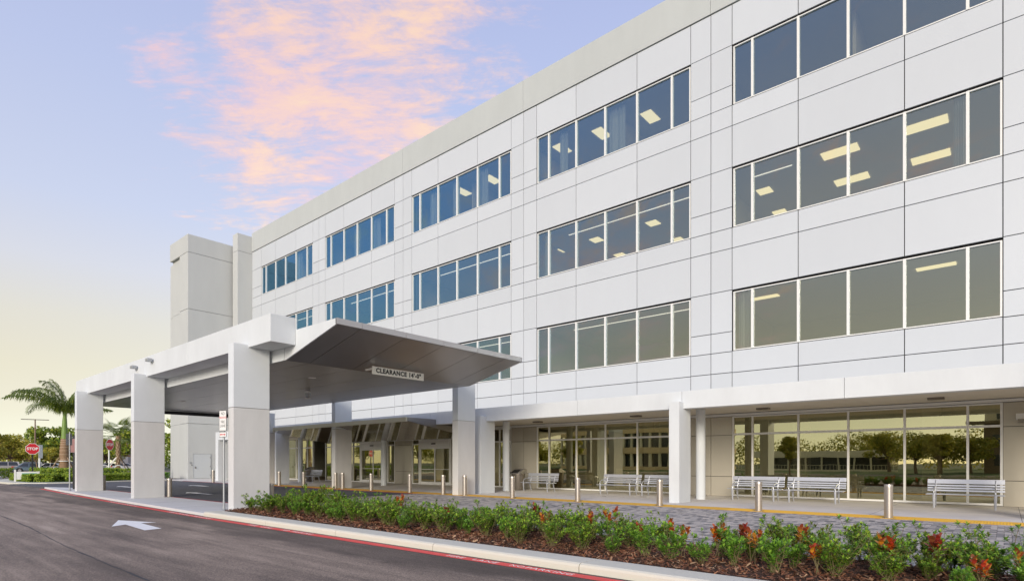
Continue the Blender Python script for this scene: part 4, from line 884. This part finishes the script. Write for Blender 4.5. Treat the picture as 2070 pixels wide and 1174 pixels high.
# royal palm
def royal():
    t = empty('royal_palm', (-64.7, 12.9, 0), 'royal palm with ringed grey brown trunk and green crownshaft', 'palm tree')
    MB().tube([(0, 0, 0), (0, 0, .4), (.02, 0, 1.4), (.02, 0, 2.5), (.03, .02, 3.6)], [.42, .37, .36, .34, .27], 16).build('trunk', M['palmtrunk'], t, local=True, smooth=True)
    rb = MB()
    for z in (1.75, 2.15, 2.5, 2.8, 3.05, 3.27, 3.45):
        r = .358 - max(0, z - 2.5) * .075 + .006; rb.lathe([(r - .01, z), (r + .006, z + .005), (r + .006, z + .03), (r - .01, z + .035)], .022, .01, 20)
    rb.build('ring_scar', M['palmring'], t, local=True)
    MB().tube([(.03, .02, 3.6), (.03, .02, 4.3), (.04, .03, 5.2), (.05, .05, 6.1)], [.26, .23, .18, .11], 14).build('crownshaft', M['shaft'], t, local=True, smooth=True)
    # fronds: (azimuth in picture terms, lean, length, droop)
    RT = Vector((.7577, .6526, 0)); FW = Vector((-.99, .14, 0)); sideL = Vector((-.14, -.99, 0))
    R_, L_, F_ = sideL * -1, sideL, FW
    specs = [(L_, 50, -28, 5.5), (L_ + F_ * .15, 68, -48, 6.0), (L_ - F_ * .5, 62, -30, 5.6), (L_ * .6 + F_ * .6, 80, -20, 5.2), (R_, 84, 6, 5.4), (R_ + F_ * .1, 74, 10, 5.6), (R_, 60, -40, 5.6), (R_, 22, -10, 4.2), (R_ * .5 - F_ * .6, 74, -40, 5.4), 
             (L_ * .25 - F_ * .3, 86, -10, 5.0), (R_ * .4 + F_ * .4, 82, -60, 5.2), (L_ * .5 - F_, 55, -50, 5.0), (L_ * .2 + F_ * .3, 88, 30, 4.4), (L_ * .8 + F_ * .9, 50, -60, 5.2)]
    for dv, a0, a1, L in specs:
        dv = dv.normalized(); p = Vector((.05, .05, 5.9)); pts_ = [p.copy()]; n = 30
        for i in range(n):
            a = radians(a0 + (a1 - a0) * (i / n) ** 1.1); LK = .86
            p = p + (dv * cos(a) + Vector((0, 0, 1)) * sin(a)) * (L * LK / n); pts_.append(p.copy())
        fr = MB(); fr.tube([tuple(q) for q in pts_], [.055 * (1 - i / (n + 2)) + .008 for i in range(n + 1)], 5)
        f = fr.build('frond', M['frond'], t, local=True)
        lf = MB(); side = dv.cross(Vector((0, 0, 1))).normalized()
        for i in range(3, n + 1):
            for rep in range(4):
                for s_ in (-1, 1):
                    base = pts_[i - 1].lerp(pts_[i], rep / 3); tt = i / n; ll = 1.05 * sin(pi * min(1, .18 + .8 * tt)) ** .6 * random.uniform(.8, 1.1)
                    dd_ = (side * s_ * random.uniform(.35, .9) + dv * random.uniform(.2, .55) + Vector((0, 0, random.uniform(-.5, .25)))).normalized()
                    mid_ = base + dd_ * ll * .5; tip = mid_ + (dd_ * .55 + Vector((0, 0, -.85))).normalized() * ll * .5; w_ = dv * .020
                    lf.add([base - w_, base + w_, mid_ + w_ * 1.2, tip, mid_ - w_ * 1.2], [(0, 1, 2, 4), (4, 2, 3)])
        lf.build('leaflets', M['frond'], f, local=True)
    return t
rp = royal()
for i, a in enumerate((.4, 2.2, 3.4, 5.0)):
    br = MB().tube([(-64.7 + 1.5 * cos(a), 12.9 + 1.5 * sin(a), 0), (-64.7 + .42 * cos(a), 12.9 + .42 * sin(a), 1.9)], .045, 6).build('brace', mat('timber_brace%d' % i, (.34, .24, .15), .8), rp)
MB().lathe([(.46, 1.55), (.46, 1.62)], -64.68, 12.9, 18).build('brace_band', M['white'], rp)
def sabal(loc, lab, H=4.3, R=2.3):
    t = empty('sabal_palm', loc, lab, 'palm tree')
    MB().tube([(0, 0, 0), (0, 0, H * .5), (.03, 0, H)], [.20, .19, .24], 10).build('trunk', M['palmtrunk'], t, local=True, smooth=True)
    bt = MB()
    for i in range(90):
        z = H * (.25 + .75 * i / 90); a = i * 2.4; r = .2 + .05; bt.add([(r * cos(a - .2), r * sin(a - .2), z), (r * cos(a + .2), r * sin(a + .2), z), ((r + .09) * cos(a), (r + .09) * sin(a), z + .28)], [(0, 1, 2)])
    bt.build('boot', M['palmring'], t, local=True)
    for i in range(30):
        a = i * 2.399; el = random.uniform(-.35, 1.3); d_ = Vector((cos(a) * cos(el), sin(a) * cos(el), sin(el))); st = Vector((0, 0, H + .05)); c = st + d_ * R * random.uniform(.5, .62)
        fr = MB().tube([tuple(st), tuple(c)], [.025, .015], 4).build('frond', M['frond'], t, local=True); fan = MB()
        side = d_.cross(Vector((0, 0, 1))).normalized(); up_ = side.cross(d_).normalized()
        for j in range(17):
            b_ = (j - 8) / 8 * 1.35; dd_ = (d_ * cos(b_) + side * sin(b_)).normalized(); l = R * .55 * (1 - .25 * abs(b_)); w_ = up_ .cross(dd_) * .035
            m_ = c + dd_ * l * .6; tip = m_ + (dd_ + Vector((0, 0, -.55))).normalized() * l * .45
            fan.add([tuple(c), tuple(m_ + w_), tuple(tip), tuple(m_ - w_)], [(0, 1, 2, 3)])
        fan.build('fan', M['frond'], fr, local=True)
    return t
sb = sabal((-72.7, 19.2, 0), 'fan palm with shaggy trunk seen between the front pillars')
for a in (.3, 2.0, 4.1, 5.2): MB().tube([(-72.7 + 1.9 * cos(a), 19.2 + 1.9 * sin(a), 0), (-72.7 + .2 * cos(a), 19.2 + .2 * sin(a), 2.0)], .045, 6).build('brace', M['cream'] if a > 4 else M['trunk'], sb)
sabal((-79.5, 23.9, 0), 'second fan palm half hidden behind the middle front pillar', 4.2, 1.7)

# planter shrubs
def shrubmesh(seed, H, nst, spread, ndist=10, lsz=.05):
    r = random.Random(seed); st = MB(); V = []; Fc = []
    def leaf(p, d_, L):
        d_ = d_.normalized(); s_ = d_.cross(Vector((0, 0, 1)));
        if s_.length < .1: s_ = Vector((1, 0, 0))
        s_ = (s_.normalized() + Vector((r.uniform(-.3, .3), r.uniform(-.3, .3), r.uniform(-.3, .3)))).normalized(); n_ = s_.cross(d_).normalized(); w_ = L * .22; k = len(V)
        V.extend([tuple(p), tuple(p + d_ * L * .55 + s_ * w_ + n_ * L * .05), tuple(p + d_ * L - n_ * L * .06), tuple(p + d_ * L * .55 - s_ * w_ + n_ * L * .05), tuple(p + d_ * L * .5 - n_ * L * .02)])
        Fc.extend([(k, k + 1, k + 2, k + 4), (k, k + 4, k + 2, k + 3)])
    def stemrun(p, d_, L, rad):
        n = 5; pts_ = [p]
        for i in range(n): d_ = (d_ + Vector((r.uniform(-.12, .12), r.uniform(-.12, .12), .06))).normalized(); p = p + d_ * L / n; pts_.append(p)
        st.tube([tuple(q) for q in pts_], [rad, rad * .9, rad * .8, rad * .7, rad * .6, rad * .4], 4, cap=False)
        return pts_, d_
    for i in range(nst):
        a = r.uniform(0, 2 * pi); ln = r.uniform(.12, .75); d_ = Vector((cos(a) * ln * spread, sin(a) * ln * spread, 1)).normalized(); L = H * r.uniform(.5, .95) * (1.4 if i % 5 == 0 else 1)
        pts_, dd_ = stemrun(Vector((r.uniform(-.05, .05), r.uniform(-.05, .05), 0)), d_, L, .005)
        subs = [(pts_, dd_, L)]
        for j in range(3):
            q = pts_[r.randint(2, 4)]; a2 = r.uniform(0, 2 * pi); sp, sd_ = stemrun(q, Vector((cos(a2) * .8, sin(a2) * .8, .8)).normalized(), H * r.uniform(.18, .35), .003); subs.append((sp, sd_, H * .25))
        for pts2, de, LL in subs:
            for k in range(1, len(pts2)):
                if pts2[k].z < H * .14: continue
                for q in range(3 if i % 5 else 1):
                    a3 = r.uniform(0, 2 * pi); leaf(pts2[k - 1].lerp(pts2[k], r.random()), Vector((cos(a3), sin(a3), r.uniform(-.1, .8))), lsz * r.uniform(.7, 1.15))
            tip = pts2[-1]
            for q in range(9):
                a3 = q * 2.4; e = .15 + .8 * (q / 9); leaf(tip - Vector((0, 0, .03 * (1 - q / 9))), Vector((cos(a3) * (1.1 - e), sin(a3) * (1.1 - e), e)), lsz * r.uniform(.9, 1.25))
    return st.mesh('stems', M['stem'], True), V, Fc
protos = []
for i in range(7):
    sm, V, Fc = shrubmesh(100 + i, .52 + .06 * (i % 3), 13 + 2 * (i % 3), 1.0 + .15 * (i % 2), lsz=.058)
    protos.append((sm, rawmesh('foliage', V, Fc, M['leafA' if i % 3 else 'leafB'])))
def crotonmesh(seed, m_):
    r = random.Random(seed); b = MB(); s_ = MB()
    for i in range(3):
        p0 = Vector((r.uniform(-.03, .03), r.uniform(-.03, .03), 0)); p1 = Vector((r.uniform(-.1, .1), r.uniform(-.1, .1), r.uniform(.34, .52))); s_.tube([tuple(p0), tuple((p0 + p1) / 2), tuple(p1)], .007, 5)
        for k in range(15):
            a = k * 2.399; t_ = k / 15; d_ = Vector((cos(a) * (1.05 - t_ * .7), sin(a) * (1.05 - t_ * .7), .3 + t_ * 1.0)).normalized(); L = r.uniform(.11, .17); q = p0.lerp(p1, .62 + .38 * t_)
            sd_ = d_.cross(Vector((0, 0, 1))).normalized() if abs(d_.z) < .98 else Vector((1, 0, 0)); n_ = sd_.cross(d_); w_ = L * .2
            dr_ = Vector((0, 0, -L * .22))
            b.add([tuple(q), tuple(q + d_ * L * .4 + sd_ * w_ + n_ * .008), tuple(q + d_ * L * .75 + sd_ * w_ * .7 + dr_ * .4), tuple(q + d_ * L + dr_), tuple(q + d_ * L * .75 - sd_ * w_ * .7 + dr_ * .4), tuple(q + d_ * L * .4 - sd_ * w_ + n_ * .008)], [(0, 1, 5), (1, 2, 4, 5), (2, 3, 4)])
    return s_.mesh('stems', M['stem'], True), b.mesh('leaves', m_)
cprot = {'red': crotonmesh(1, M['croton']), 'orange': crotonmesh(2, M['crotonY']), 'dark': crotonmesh(3, M['crotonD'])}
def bedz(y): return 0.035 + 0.05 * (1 - ((y - 8.32) / 1.2) ** 2)
ORD = ['first', 'second', 'third', 'fourth', 'fifth', 'sixth', 'seventh', 'eighth', 'ninth', 'tenth', 'eleventh', 'twelfth', 'thirteenth', 'fourteenth', 'fifteenth', 'sixteenth', 'seventeenth', 'eighteenth', 'nineteenth', 'twentieth',
       'twenty-first', 'twenty-second', 'twenty-third', 'twenty-fourth', 'twenty-fifth', 'twenty-sixth', 'twenty-seventh', 'twenty-eighth', 'twenty-ninth', 'thirtieth', 'thirty-first', 'thirty-second', 'thirty-third', 'thirty-fourth', 'thirty-fifth', 'thirty-sixth', 'thirty-seventh', 'thirty-eighth', 'thirty-ninth', 'fortieth']
rows = [('front row', 7.66, .54, 0.0), ('second row', 8.16, .52, .3), ('third row', 8.66, .52, .1), ('back row', 9.14, .54, .4)]
for rn, y0, dxs, off in rows:
    x = -16.5 + off; i = 0
    while x < 2.2 and i < len(ORD):
        y = y0 + random.uniform(-.15, .15); k = random.randrange(7); sc = random.uniform(.62, 1.02) * (1.15 if random.random() < .12 else 1); rr = random.uniform(0, 6.28)
        sc *= (1.0 if x < -12 else .97)
        skip = (-4.0 < x < -3.3 and y0 > 8) or (-2.75 < x < -2.3 and y0 < 8)
        if not skip:
            s_ = empty('shrub', (x, y, bedz(y) - .01), 'green leafy shrub, %s from the pillar end in the %s of the planter' % (ORD[i], rn), 'shrub', 'shrubs in the long planter', rz=rr)
            s_.scale = (sc * random.uniform(1.0, 1.3), sc * random.uniform(1.0, 1.3), sc)
            obj('stems', protos[k][0], s_); obj('foliage', protos[k][1], s_); i += 1
        x += dxs * random.uniform(.75, 1.25)
CR = [(-11.05, 8.75, 'orange', 'orange croton nearest the pillar, poking above the shrubs', 1.25), (-7.05, 8.9, 'dark', 'dark red croton standing upright behind the shrubs, second from the pillar', 1.35), (-5.55, 8.5, 'red', 'bright red croton, left of a touching pair', 1.2), (-5.15, 8.6, 'orange', 'red and orange croton, right of the touching pair', 1.25),
      (-4.35, 8.1, 'dark', 'dark croton low among the middle shrubs', 1.0), (-3.55, 7.9, 'orange', 'small orange croton right of the low dark croton', 1.0), (-3.15, 8.2, 'red', 'red croton with dark leaves beside the mulch gap', 1.15), (-2.95, 8.7, 'dark', 'maroon croton at the back right of the red one', 1.1),
      (-2.15, 8.55, 'orange', 'brown orange croton right of the mulch gap', 1.1), (-1.12, 8.25, 'red', 'fiery red croton under the nearest bollard', 1.2), (-.62, 8.3, 'dark', 'maroon and orange croton right of the fiery red one', 1.25), (.15, 8.0, 'orange', 'orange croton near the lower right corner', 1.0), (-9.0, 8.3, 'dark', 'dark croton between the first two tall crotons', 1.0), (-8.6, 8.0, 'dark', 'low maroon croton near the front of the bed', .9), (-4.0, 8.55, 'red', 'red croton in the back half just left of the mulch gap', 1.1), (-1.75, 7.75, 'red', 'low red croton near the kerb left of the nearest bollard', .95), (-.2, 7.7, 'red', 'red croton close to the kerb at the lower right', .95), (-6.3, 8.2, 'orange', 'orange tipped croton left of the touching pair', 1.05), (.55, 8.6, 'dark', 'maroon croton farthest right in the bed', 1.1), (-2.6, 8.0, 'orange', 'orange croton at the edge of the mulch gap', 1.05)]
for x, y, k, lab, sc in CR:
    sc *= .80
    s_ = empty('croton', (x, y, bedz(y)), lab, 'croton', 'crotons in the long planter', rz=random.uniform(0, 6)); s_.scale = (sc,) * 3
    obj('stems', cprot[k][0], s_); obj('leaves', cprot[k][1], s_)

# ================================================================ CARS (far left car park)
def make_car(name, loc, rz, lab, col, kind='suv'):
    t = empty(name, (0, 0, 0), lab, 'car', 'cars in the far car park')
    paint = mat('car_paint', col, .28, .3, coat=.6)
    L, Wd = (4.7, 1.85) if kind == 'suv' else (4.6, 1.78); H = 1.68 if kind == 'suv' else 1.42; bz = .30; belt = .98 if kind == 'suv' else .88
    # body sides: profile with wheel arches
    prof = [(-L / 2, .42), (-L / 2 + .04, .80), (-L / 2 + .12, belt)]
    prof += [(L / 2 - .25, belt - .10), (L / 2 - .04, .72), (L / 2, .45), (L / 2 - .05, bz)]
    for cx_a in (1.42, -1.38):
        prof += [(cx_a + .40 * cos(a), .33 + .40 * sin(a)) for a in np.linspace(0.0, pi, 9)]
    prof += [(-L / 2 + .05, bz)]
    MB().prism(prof, 'y', -Wd / 2, Wd / 2).build('body', paint, t, local=True, bev=.05)
    if kind == 'suv': cab = [(-L / 2 + .14, belt + .001), (-L / 2 + .32, H - .08), (-L / 2 + .6, H), (.35, H), (.62, H - .07), (1.35, belt + .001)]
    else: cab = [(-L / 2 + .55, belt + .001), (-L / 2 + 1.15, H - .05), (-.6, H), (.25, H), (.5, H - .06), (1.3, belt + .001)]
    n = len(cab); hw0, hw1 = Wd / 2 - .06, Wd / 2 - .24
    vs = []
    for s_ in (-1, 1):
        for (x, z) in cab: f_ = (z - belt) / (H - belt); vs.append((x, s_ * (hw0 + (hw1 - hw0) * f_), z))
    MB().add(vs, [tuple(range(n)), tuple(range(2 * n - 1, n - 1, -1))] + [((i + 1) % n, i, n + i, n + (i + 1) % n) for i in range(n)]).build('cabin', paint, t, local=True, bev=.03)
    def shrink(poly, k): c = np.mean(poly, 0); return [tuple(c + (np.array(p) - c) * k) for p in poly]
    side = shrink(cab, .84); mids = (side[1][0] + side[-2][0]) / 2
    for s_ in (-1, 1):
        for lo_, hi_ in ((-9, mids - .05), (mids + .05, 9)):
            pl = [(min(max(x, lo_), hi_), z) for x, z in side]
            q = [(x, s_ * (hw0 + (hw1 - hw0) * ((z - belt) / (H - belt)) + .012), z) for x, z in pl]
            MB().add(q, [tuple(range(len(q)))]).build('side_window', M['carglass'], t, local=True)
    def endwin(a, b_, s_):
        p, q = Vector((a[0], 0, a[1])), Vector((b_[0], 0, b_[1])); nrm = Vector(((q - p).z, 0, -(q - p).x)).normalized() * s_ * .015
        def W_(z): return (hw0 + (hw1 - hw0) * ((z - belt) / (H - belt))) * .86
        p2, q2 = p.lerp(q, .12) + nrm, p.lerp(q, .9) + nrm
        MB().add([(p2.x, -W_(p2.z), p2.z), (p2.x, W_(p2.z), p2.z), (q2.x, W_(q2.z), q2.z), (q2.x, -W_(q2.z), q2.z)], [(0, 1, 2, 3)]).build('windscreen', M['carglass'], t, local=True)
    endwin(cab[0], cab[1], -1); endwin(cab[-1], cab[-2], 1)
    for cx_a in (1.42, -1.38):
        for s_ in (-1, 1):
            w = MB(); w.lathe([(.20, -.11), (.31, -.11), (.335, -.08), (.335, .08), (.31, .11), (.20, .11)], 0, 0, 18); w.v = [(cx_a + p[0], s_ * (Wd / 2 - .11) + p[2], .335 + p[1]) for p in w.v]; wo2 = w.build('wheel', M['tyre'], t, local=True)
            r_ = MB(); r_.lathe([(.20, -.115), (.20, .115)], 0, 0, 14); r_.v = [(cx_a + p[0], s_ * (Wd / 2 - .11) + p[2], .335 + p[1]) for p in r_.v]; r_.build('rim', M['rim'], wo2, local=True)
    for s_ in (-1, 1):
        MB().box(-L / 2 - .01, -L / 2 + .16, min(s_ * (Wd / 2 - .22), s_ * (Wd / 2 + .008)), max(s_ * (Wd / 2 - .22), s_ * (Wd / 2 + .008)), .70, .95).build('tail_light', M['taillight'], t, local=True)
        MB().box(L / 2 - .22, L / 2 - .02, min(s_ * (Wd / 2 - .3), s_ * (Wd / 2 + .005)), max(s_ * (Wd / 2 - .3), s_ * (Wd / 2 + .005)), .62, .76).build('headlight', M['white'], t, local=True)
    t.location = (loc[0], loc[1], RZ); t.rotation_euler = (0, 0, rz); return t
PR = radians
make_car('parked_car', (-121.5, 16.2), PR(-92), 'pale silver suv with red tail light at the left edge', (.50, .47, .45))
make_car('parked_car', (-123.8, 20.0), PR(-120), 'dark grey car right of the silver suv', (.045, .05, .055))
make_car('parked_car', (-113.0, 18.6), PR(75), 'blue grey car behind the STOP sign post', (.13, .19, .24), 'sedan')
make_car('parked_car', (-124.6, 22.4), PR(-70), 'light grey car between the STOP sign and the palm', (.45, .46, .47), 'sedan')
make_car('parked_car', (-113.4, 21.4), PR(60), 'white car just left of the royal palm trunk', (.66, .67, .68), 'sedan')
make_car('parked_car', (-114.9, 23.9), PR(-115), 'black car half hidden by the royal palm trunk', (.02, .022, .026))
make_car('parked_car', (-122.7, 25.9), PR(85), 'red car glimpsed right of the royal palm', (.35, .04, .03))
make_car('parked_car', (-130.7, 32.6), PR(-85), 'silver car seen left between the far pillars', (.5, .52, .55), 'sedan')
make_car('parked_car', (-123.4, 33.6), PR(88), 'white car seen behind the fan palm trunk', (.68, .68, .68), 'sedan')
make_car('parked_car', (-127, 37.9), PR(-95), 'pale blue car seen just left of the middle front pillar', (.35, .42, .55), 'sedan')
ob_ = empty('far_shed', (-150, 45.0, 0), 'small grey gabled building beyond the fan palm', 'building')
MB().prism([(41.5, 0), (48.5, 0), (48.5, 3.4), (45, 5.2), (41.5, 3.4)], 'x', -158, -150).build('wall', mat('grey_shed', (.22, .22, .25), .8), ob_)
MB().box(-149.99, -149.9, 43.5, 44.5, 1.2, 2.4).build('window', M['darkglass'], ob_)

# ================================================================ ACROSS THE STREET (seen in the glass)
struct(MB().box(-260, 120, -9.6, -9.0, -.3, .04).build('far_kerb', M['curb']))
struct(MB().box(-260, 120, -120, -9.6, -.3, .02).build('lawn', M['grass']))
struct(MB().box(-260, 120, -30, -22, -.1, .03).build('side_street', M['asphalt']))
pv = empty('pavilion', (-27, -62, 0), 'low tan pavilion with curved roof band reflected in the near shop window', 'building')
b = MB(); n = 16; band = []
for i in range(n + 1):
    t_ = i / n; x = -36 + 22 * t_; y = -60 - 4 * sin(pi * t_ * 1.2); band.append((x, y))
for (x0, y0), (x1, y1) in zip(band, band[1:]):
    b.add([(x0, y0, 2.35), (x1, y1, 2.35), (x1, y1, 3.5), (x0, y0, 3.5), (x0, y0 - 9, 2.35), (x1, y1 - 9, 2.35), (x1, y1 - 9, 3.5), (x0, y0 - 9, 3.5)], [(0, 3, 2, 1), (3, 7, 6, 2), (0, 1, 5, 4), (4, 5, 6, 7)])
b.build('roof_band', M['tanl'], pv); MB().box(-35.5, -14.6, -72, -64.5, .02, 2.34).build('glazing', M['darkglass'], pv)
for x, y in band[::2]: MB().box(x - .12, x + .12, y - .5, y - .26, .02, 2.349).build('post', M['tanl'], pv)
b = MB()
for x in np.arange(-38, -13, .5): b.box(x - .02, x + .02, -58.02, -57.98, .02, 1.0)
b.box(-38, -13, -58.04, -57.96, 1.0, 1.06); b.box(-38, -13, -58.3, -57.9, .02, .3); b.build('railing', M['tanl'], pv)
of = empty('office_building', (-60, -62, 0), 'two storey tan banded office reflected in the middle shop windows', 'building')
for z0, z1 in ((0, .7), (3.2, 4.4), (7.2, 8.6)):
    MB().prism([(-78, -58), (-66, -52), (-54, -51), (-44, -55), (-44, -75), (-78, -75)], 'z', z0 + .02, z1).build('floor_band', M['tan'], of)
MB().prism([(-77, -58.8), (-66, -53), (-54, -52), (-45, -55.6), (-45, -74), (-77, -74)], 'z', .03, 8.5).build('glazing', M['darkglass'], of)
for (xa, ya), (xb, yb) in zip([(-78, -58), (-66, -52), (-54, -51)], [(-66, -52), (-54, -51), (-44, -55)]):
    for t_ in np.linspace(0, 1, 6, endpoint=False):
        x, y = xa + (xb - xa) * t_, ya + (yb - ya) * t_; MB().prism([(x - .3, .5), (x + .3, .5), (x + .15, 7.3), (x - .15, 7.3)], 'y', y - .55, y - .15).build('raking_post', M['tanl'], of)
ap = empty('apartment_tower', (.5, -52, 0), 'cream and stone apartment tower reflected at the right end of the glass', 'building')
MB().box(-2.2, 6, -60, -50, .02, 13).build('wall', M['tanl'], ap); MB().box(-2.25, 2.4, -49.99, -49.6, .02, 6.6).build('stone_front', M['stone'], ap)
for z in (1.0, 3.6): MB().box(-1.3, .1, -49.6, -49.55, z, z + 1.5).build('window', M['darkglass'], ap)
for z in (7.2, 9.8): MB().box(-1.0, .6, -50, -49.95, z, z + 1.9).build('window', M['darkglass'], ap)
for z in (6.65, 9.2, 12.0): MB().box(-4.2, 3.5, -50.5, -48.4, z, z + .35).build('balcony_slab', M['stone'], ap)
TL = ['reflected street tree opposite the round column', 'reflected street tree opposite the near bench pair', 'reflected tree opposite the middle of the near window', 'reflected tree opposite the last bench', 'reflected tree left of the office', 'reflected tree between office and pavilion', 'reflected tree behind the pavilion', 'reflected tree behind the lawn sign', 'reflected tree beside the apartment tower', 'reflected tree opposite the entrance doors', 'reflected tree far left across the street', 'reflected tree right of the apartment tower', 'kerbside tree added to darken the reflection in the left sliding doors', 'kerbside tree added to darken the reflection in the glass by the far bin', 'kerbside tree added to darken the reflection in the right sliding doors', 'kerbside tree added to darken the reflection at the far end of the shop glass']  # the kerbside trees are added to darken bright sky reflections around the doors
for (x, y, h, cr, m_), lab in zip(((-17.5, -16, 4.6, 1.3, 'treeD'), (-5.0, -20, 4.8, 1.4, 'treeD'), (-9, -42, 5.6, 3.6, 'treeD'), (-3.5, -46, 5.2, 3.5, 'treeD'), (-84, -50, 9, 5, 'treeD'), (-41, -50, 6, 3, 'treeD'), (-20, -78, 7.5, 4.5, 'treeD'), (-13, -50, 6.2, 3.6, 'treeD'), (-6.5, -44, 5.4, 3, 'treeD'), (-50, -22, 6, 2.2, 'treeY'), (-70, -24, 7, 3, 'treeD'), (9, -46, 8, 4, 'treeD'), (-62, -12, 6, 3, 'treeD'), (-76, -14, 7, 3.5, 'treeD'), (-50, -13, 5, 2.4, 'treeD'), (-90, -13, 7, 3.6, 'treeD')), TL):
    tree('street_tree', (x, y, 0), h, cr, 18, 3200, .24 if cr < 2 else .32, M['treeY'], lab, .07 if cr < 2 else .18, .32, group='trees across the street')

xs_ = np.arange(-170, 70, 3.0)
V, Fc = leafcloud([(x, -100 + random.uniform(-4, 4), random.uniform(2.5, 6.0)) for x in xs_], [(4, 3, 3.4)] * len(xs_), 42000, .55)
o = obj('woodland', rawmesh('woodland', V, Fc, M['treeY'])); stuff(o); tag(o, 'far tree belt across the lawn seen only in the shop glass', 'trees')
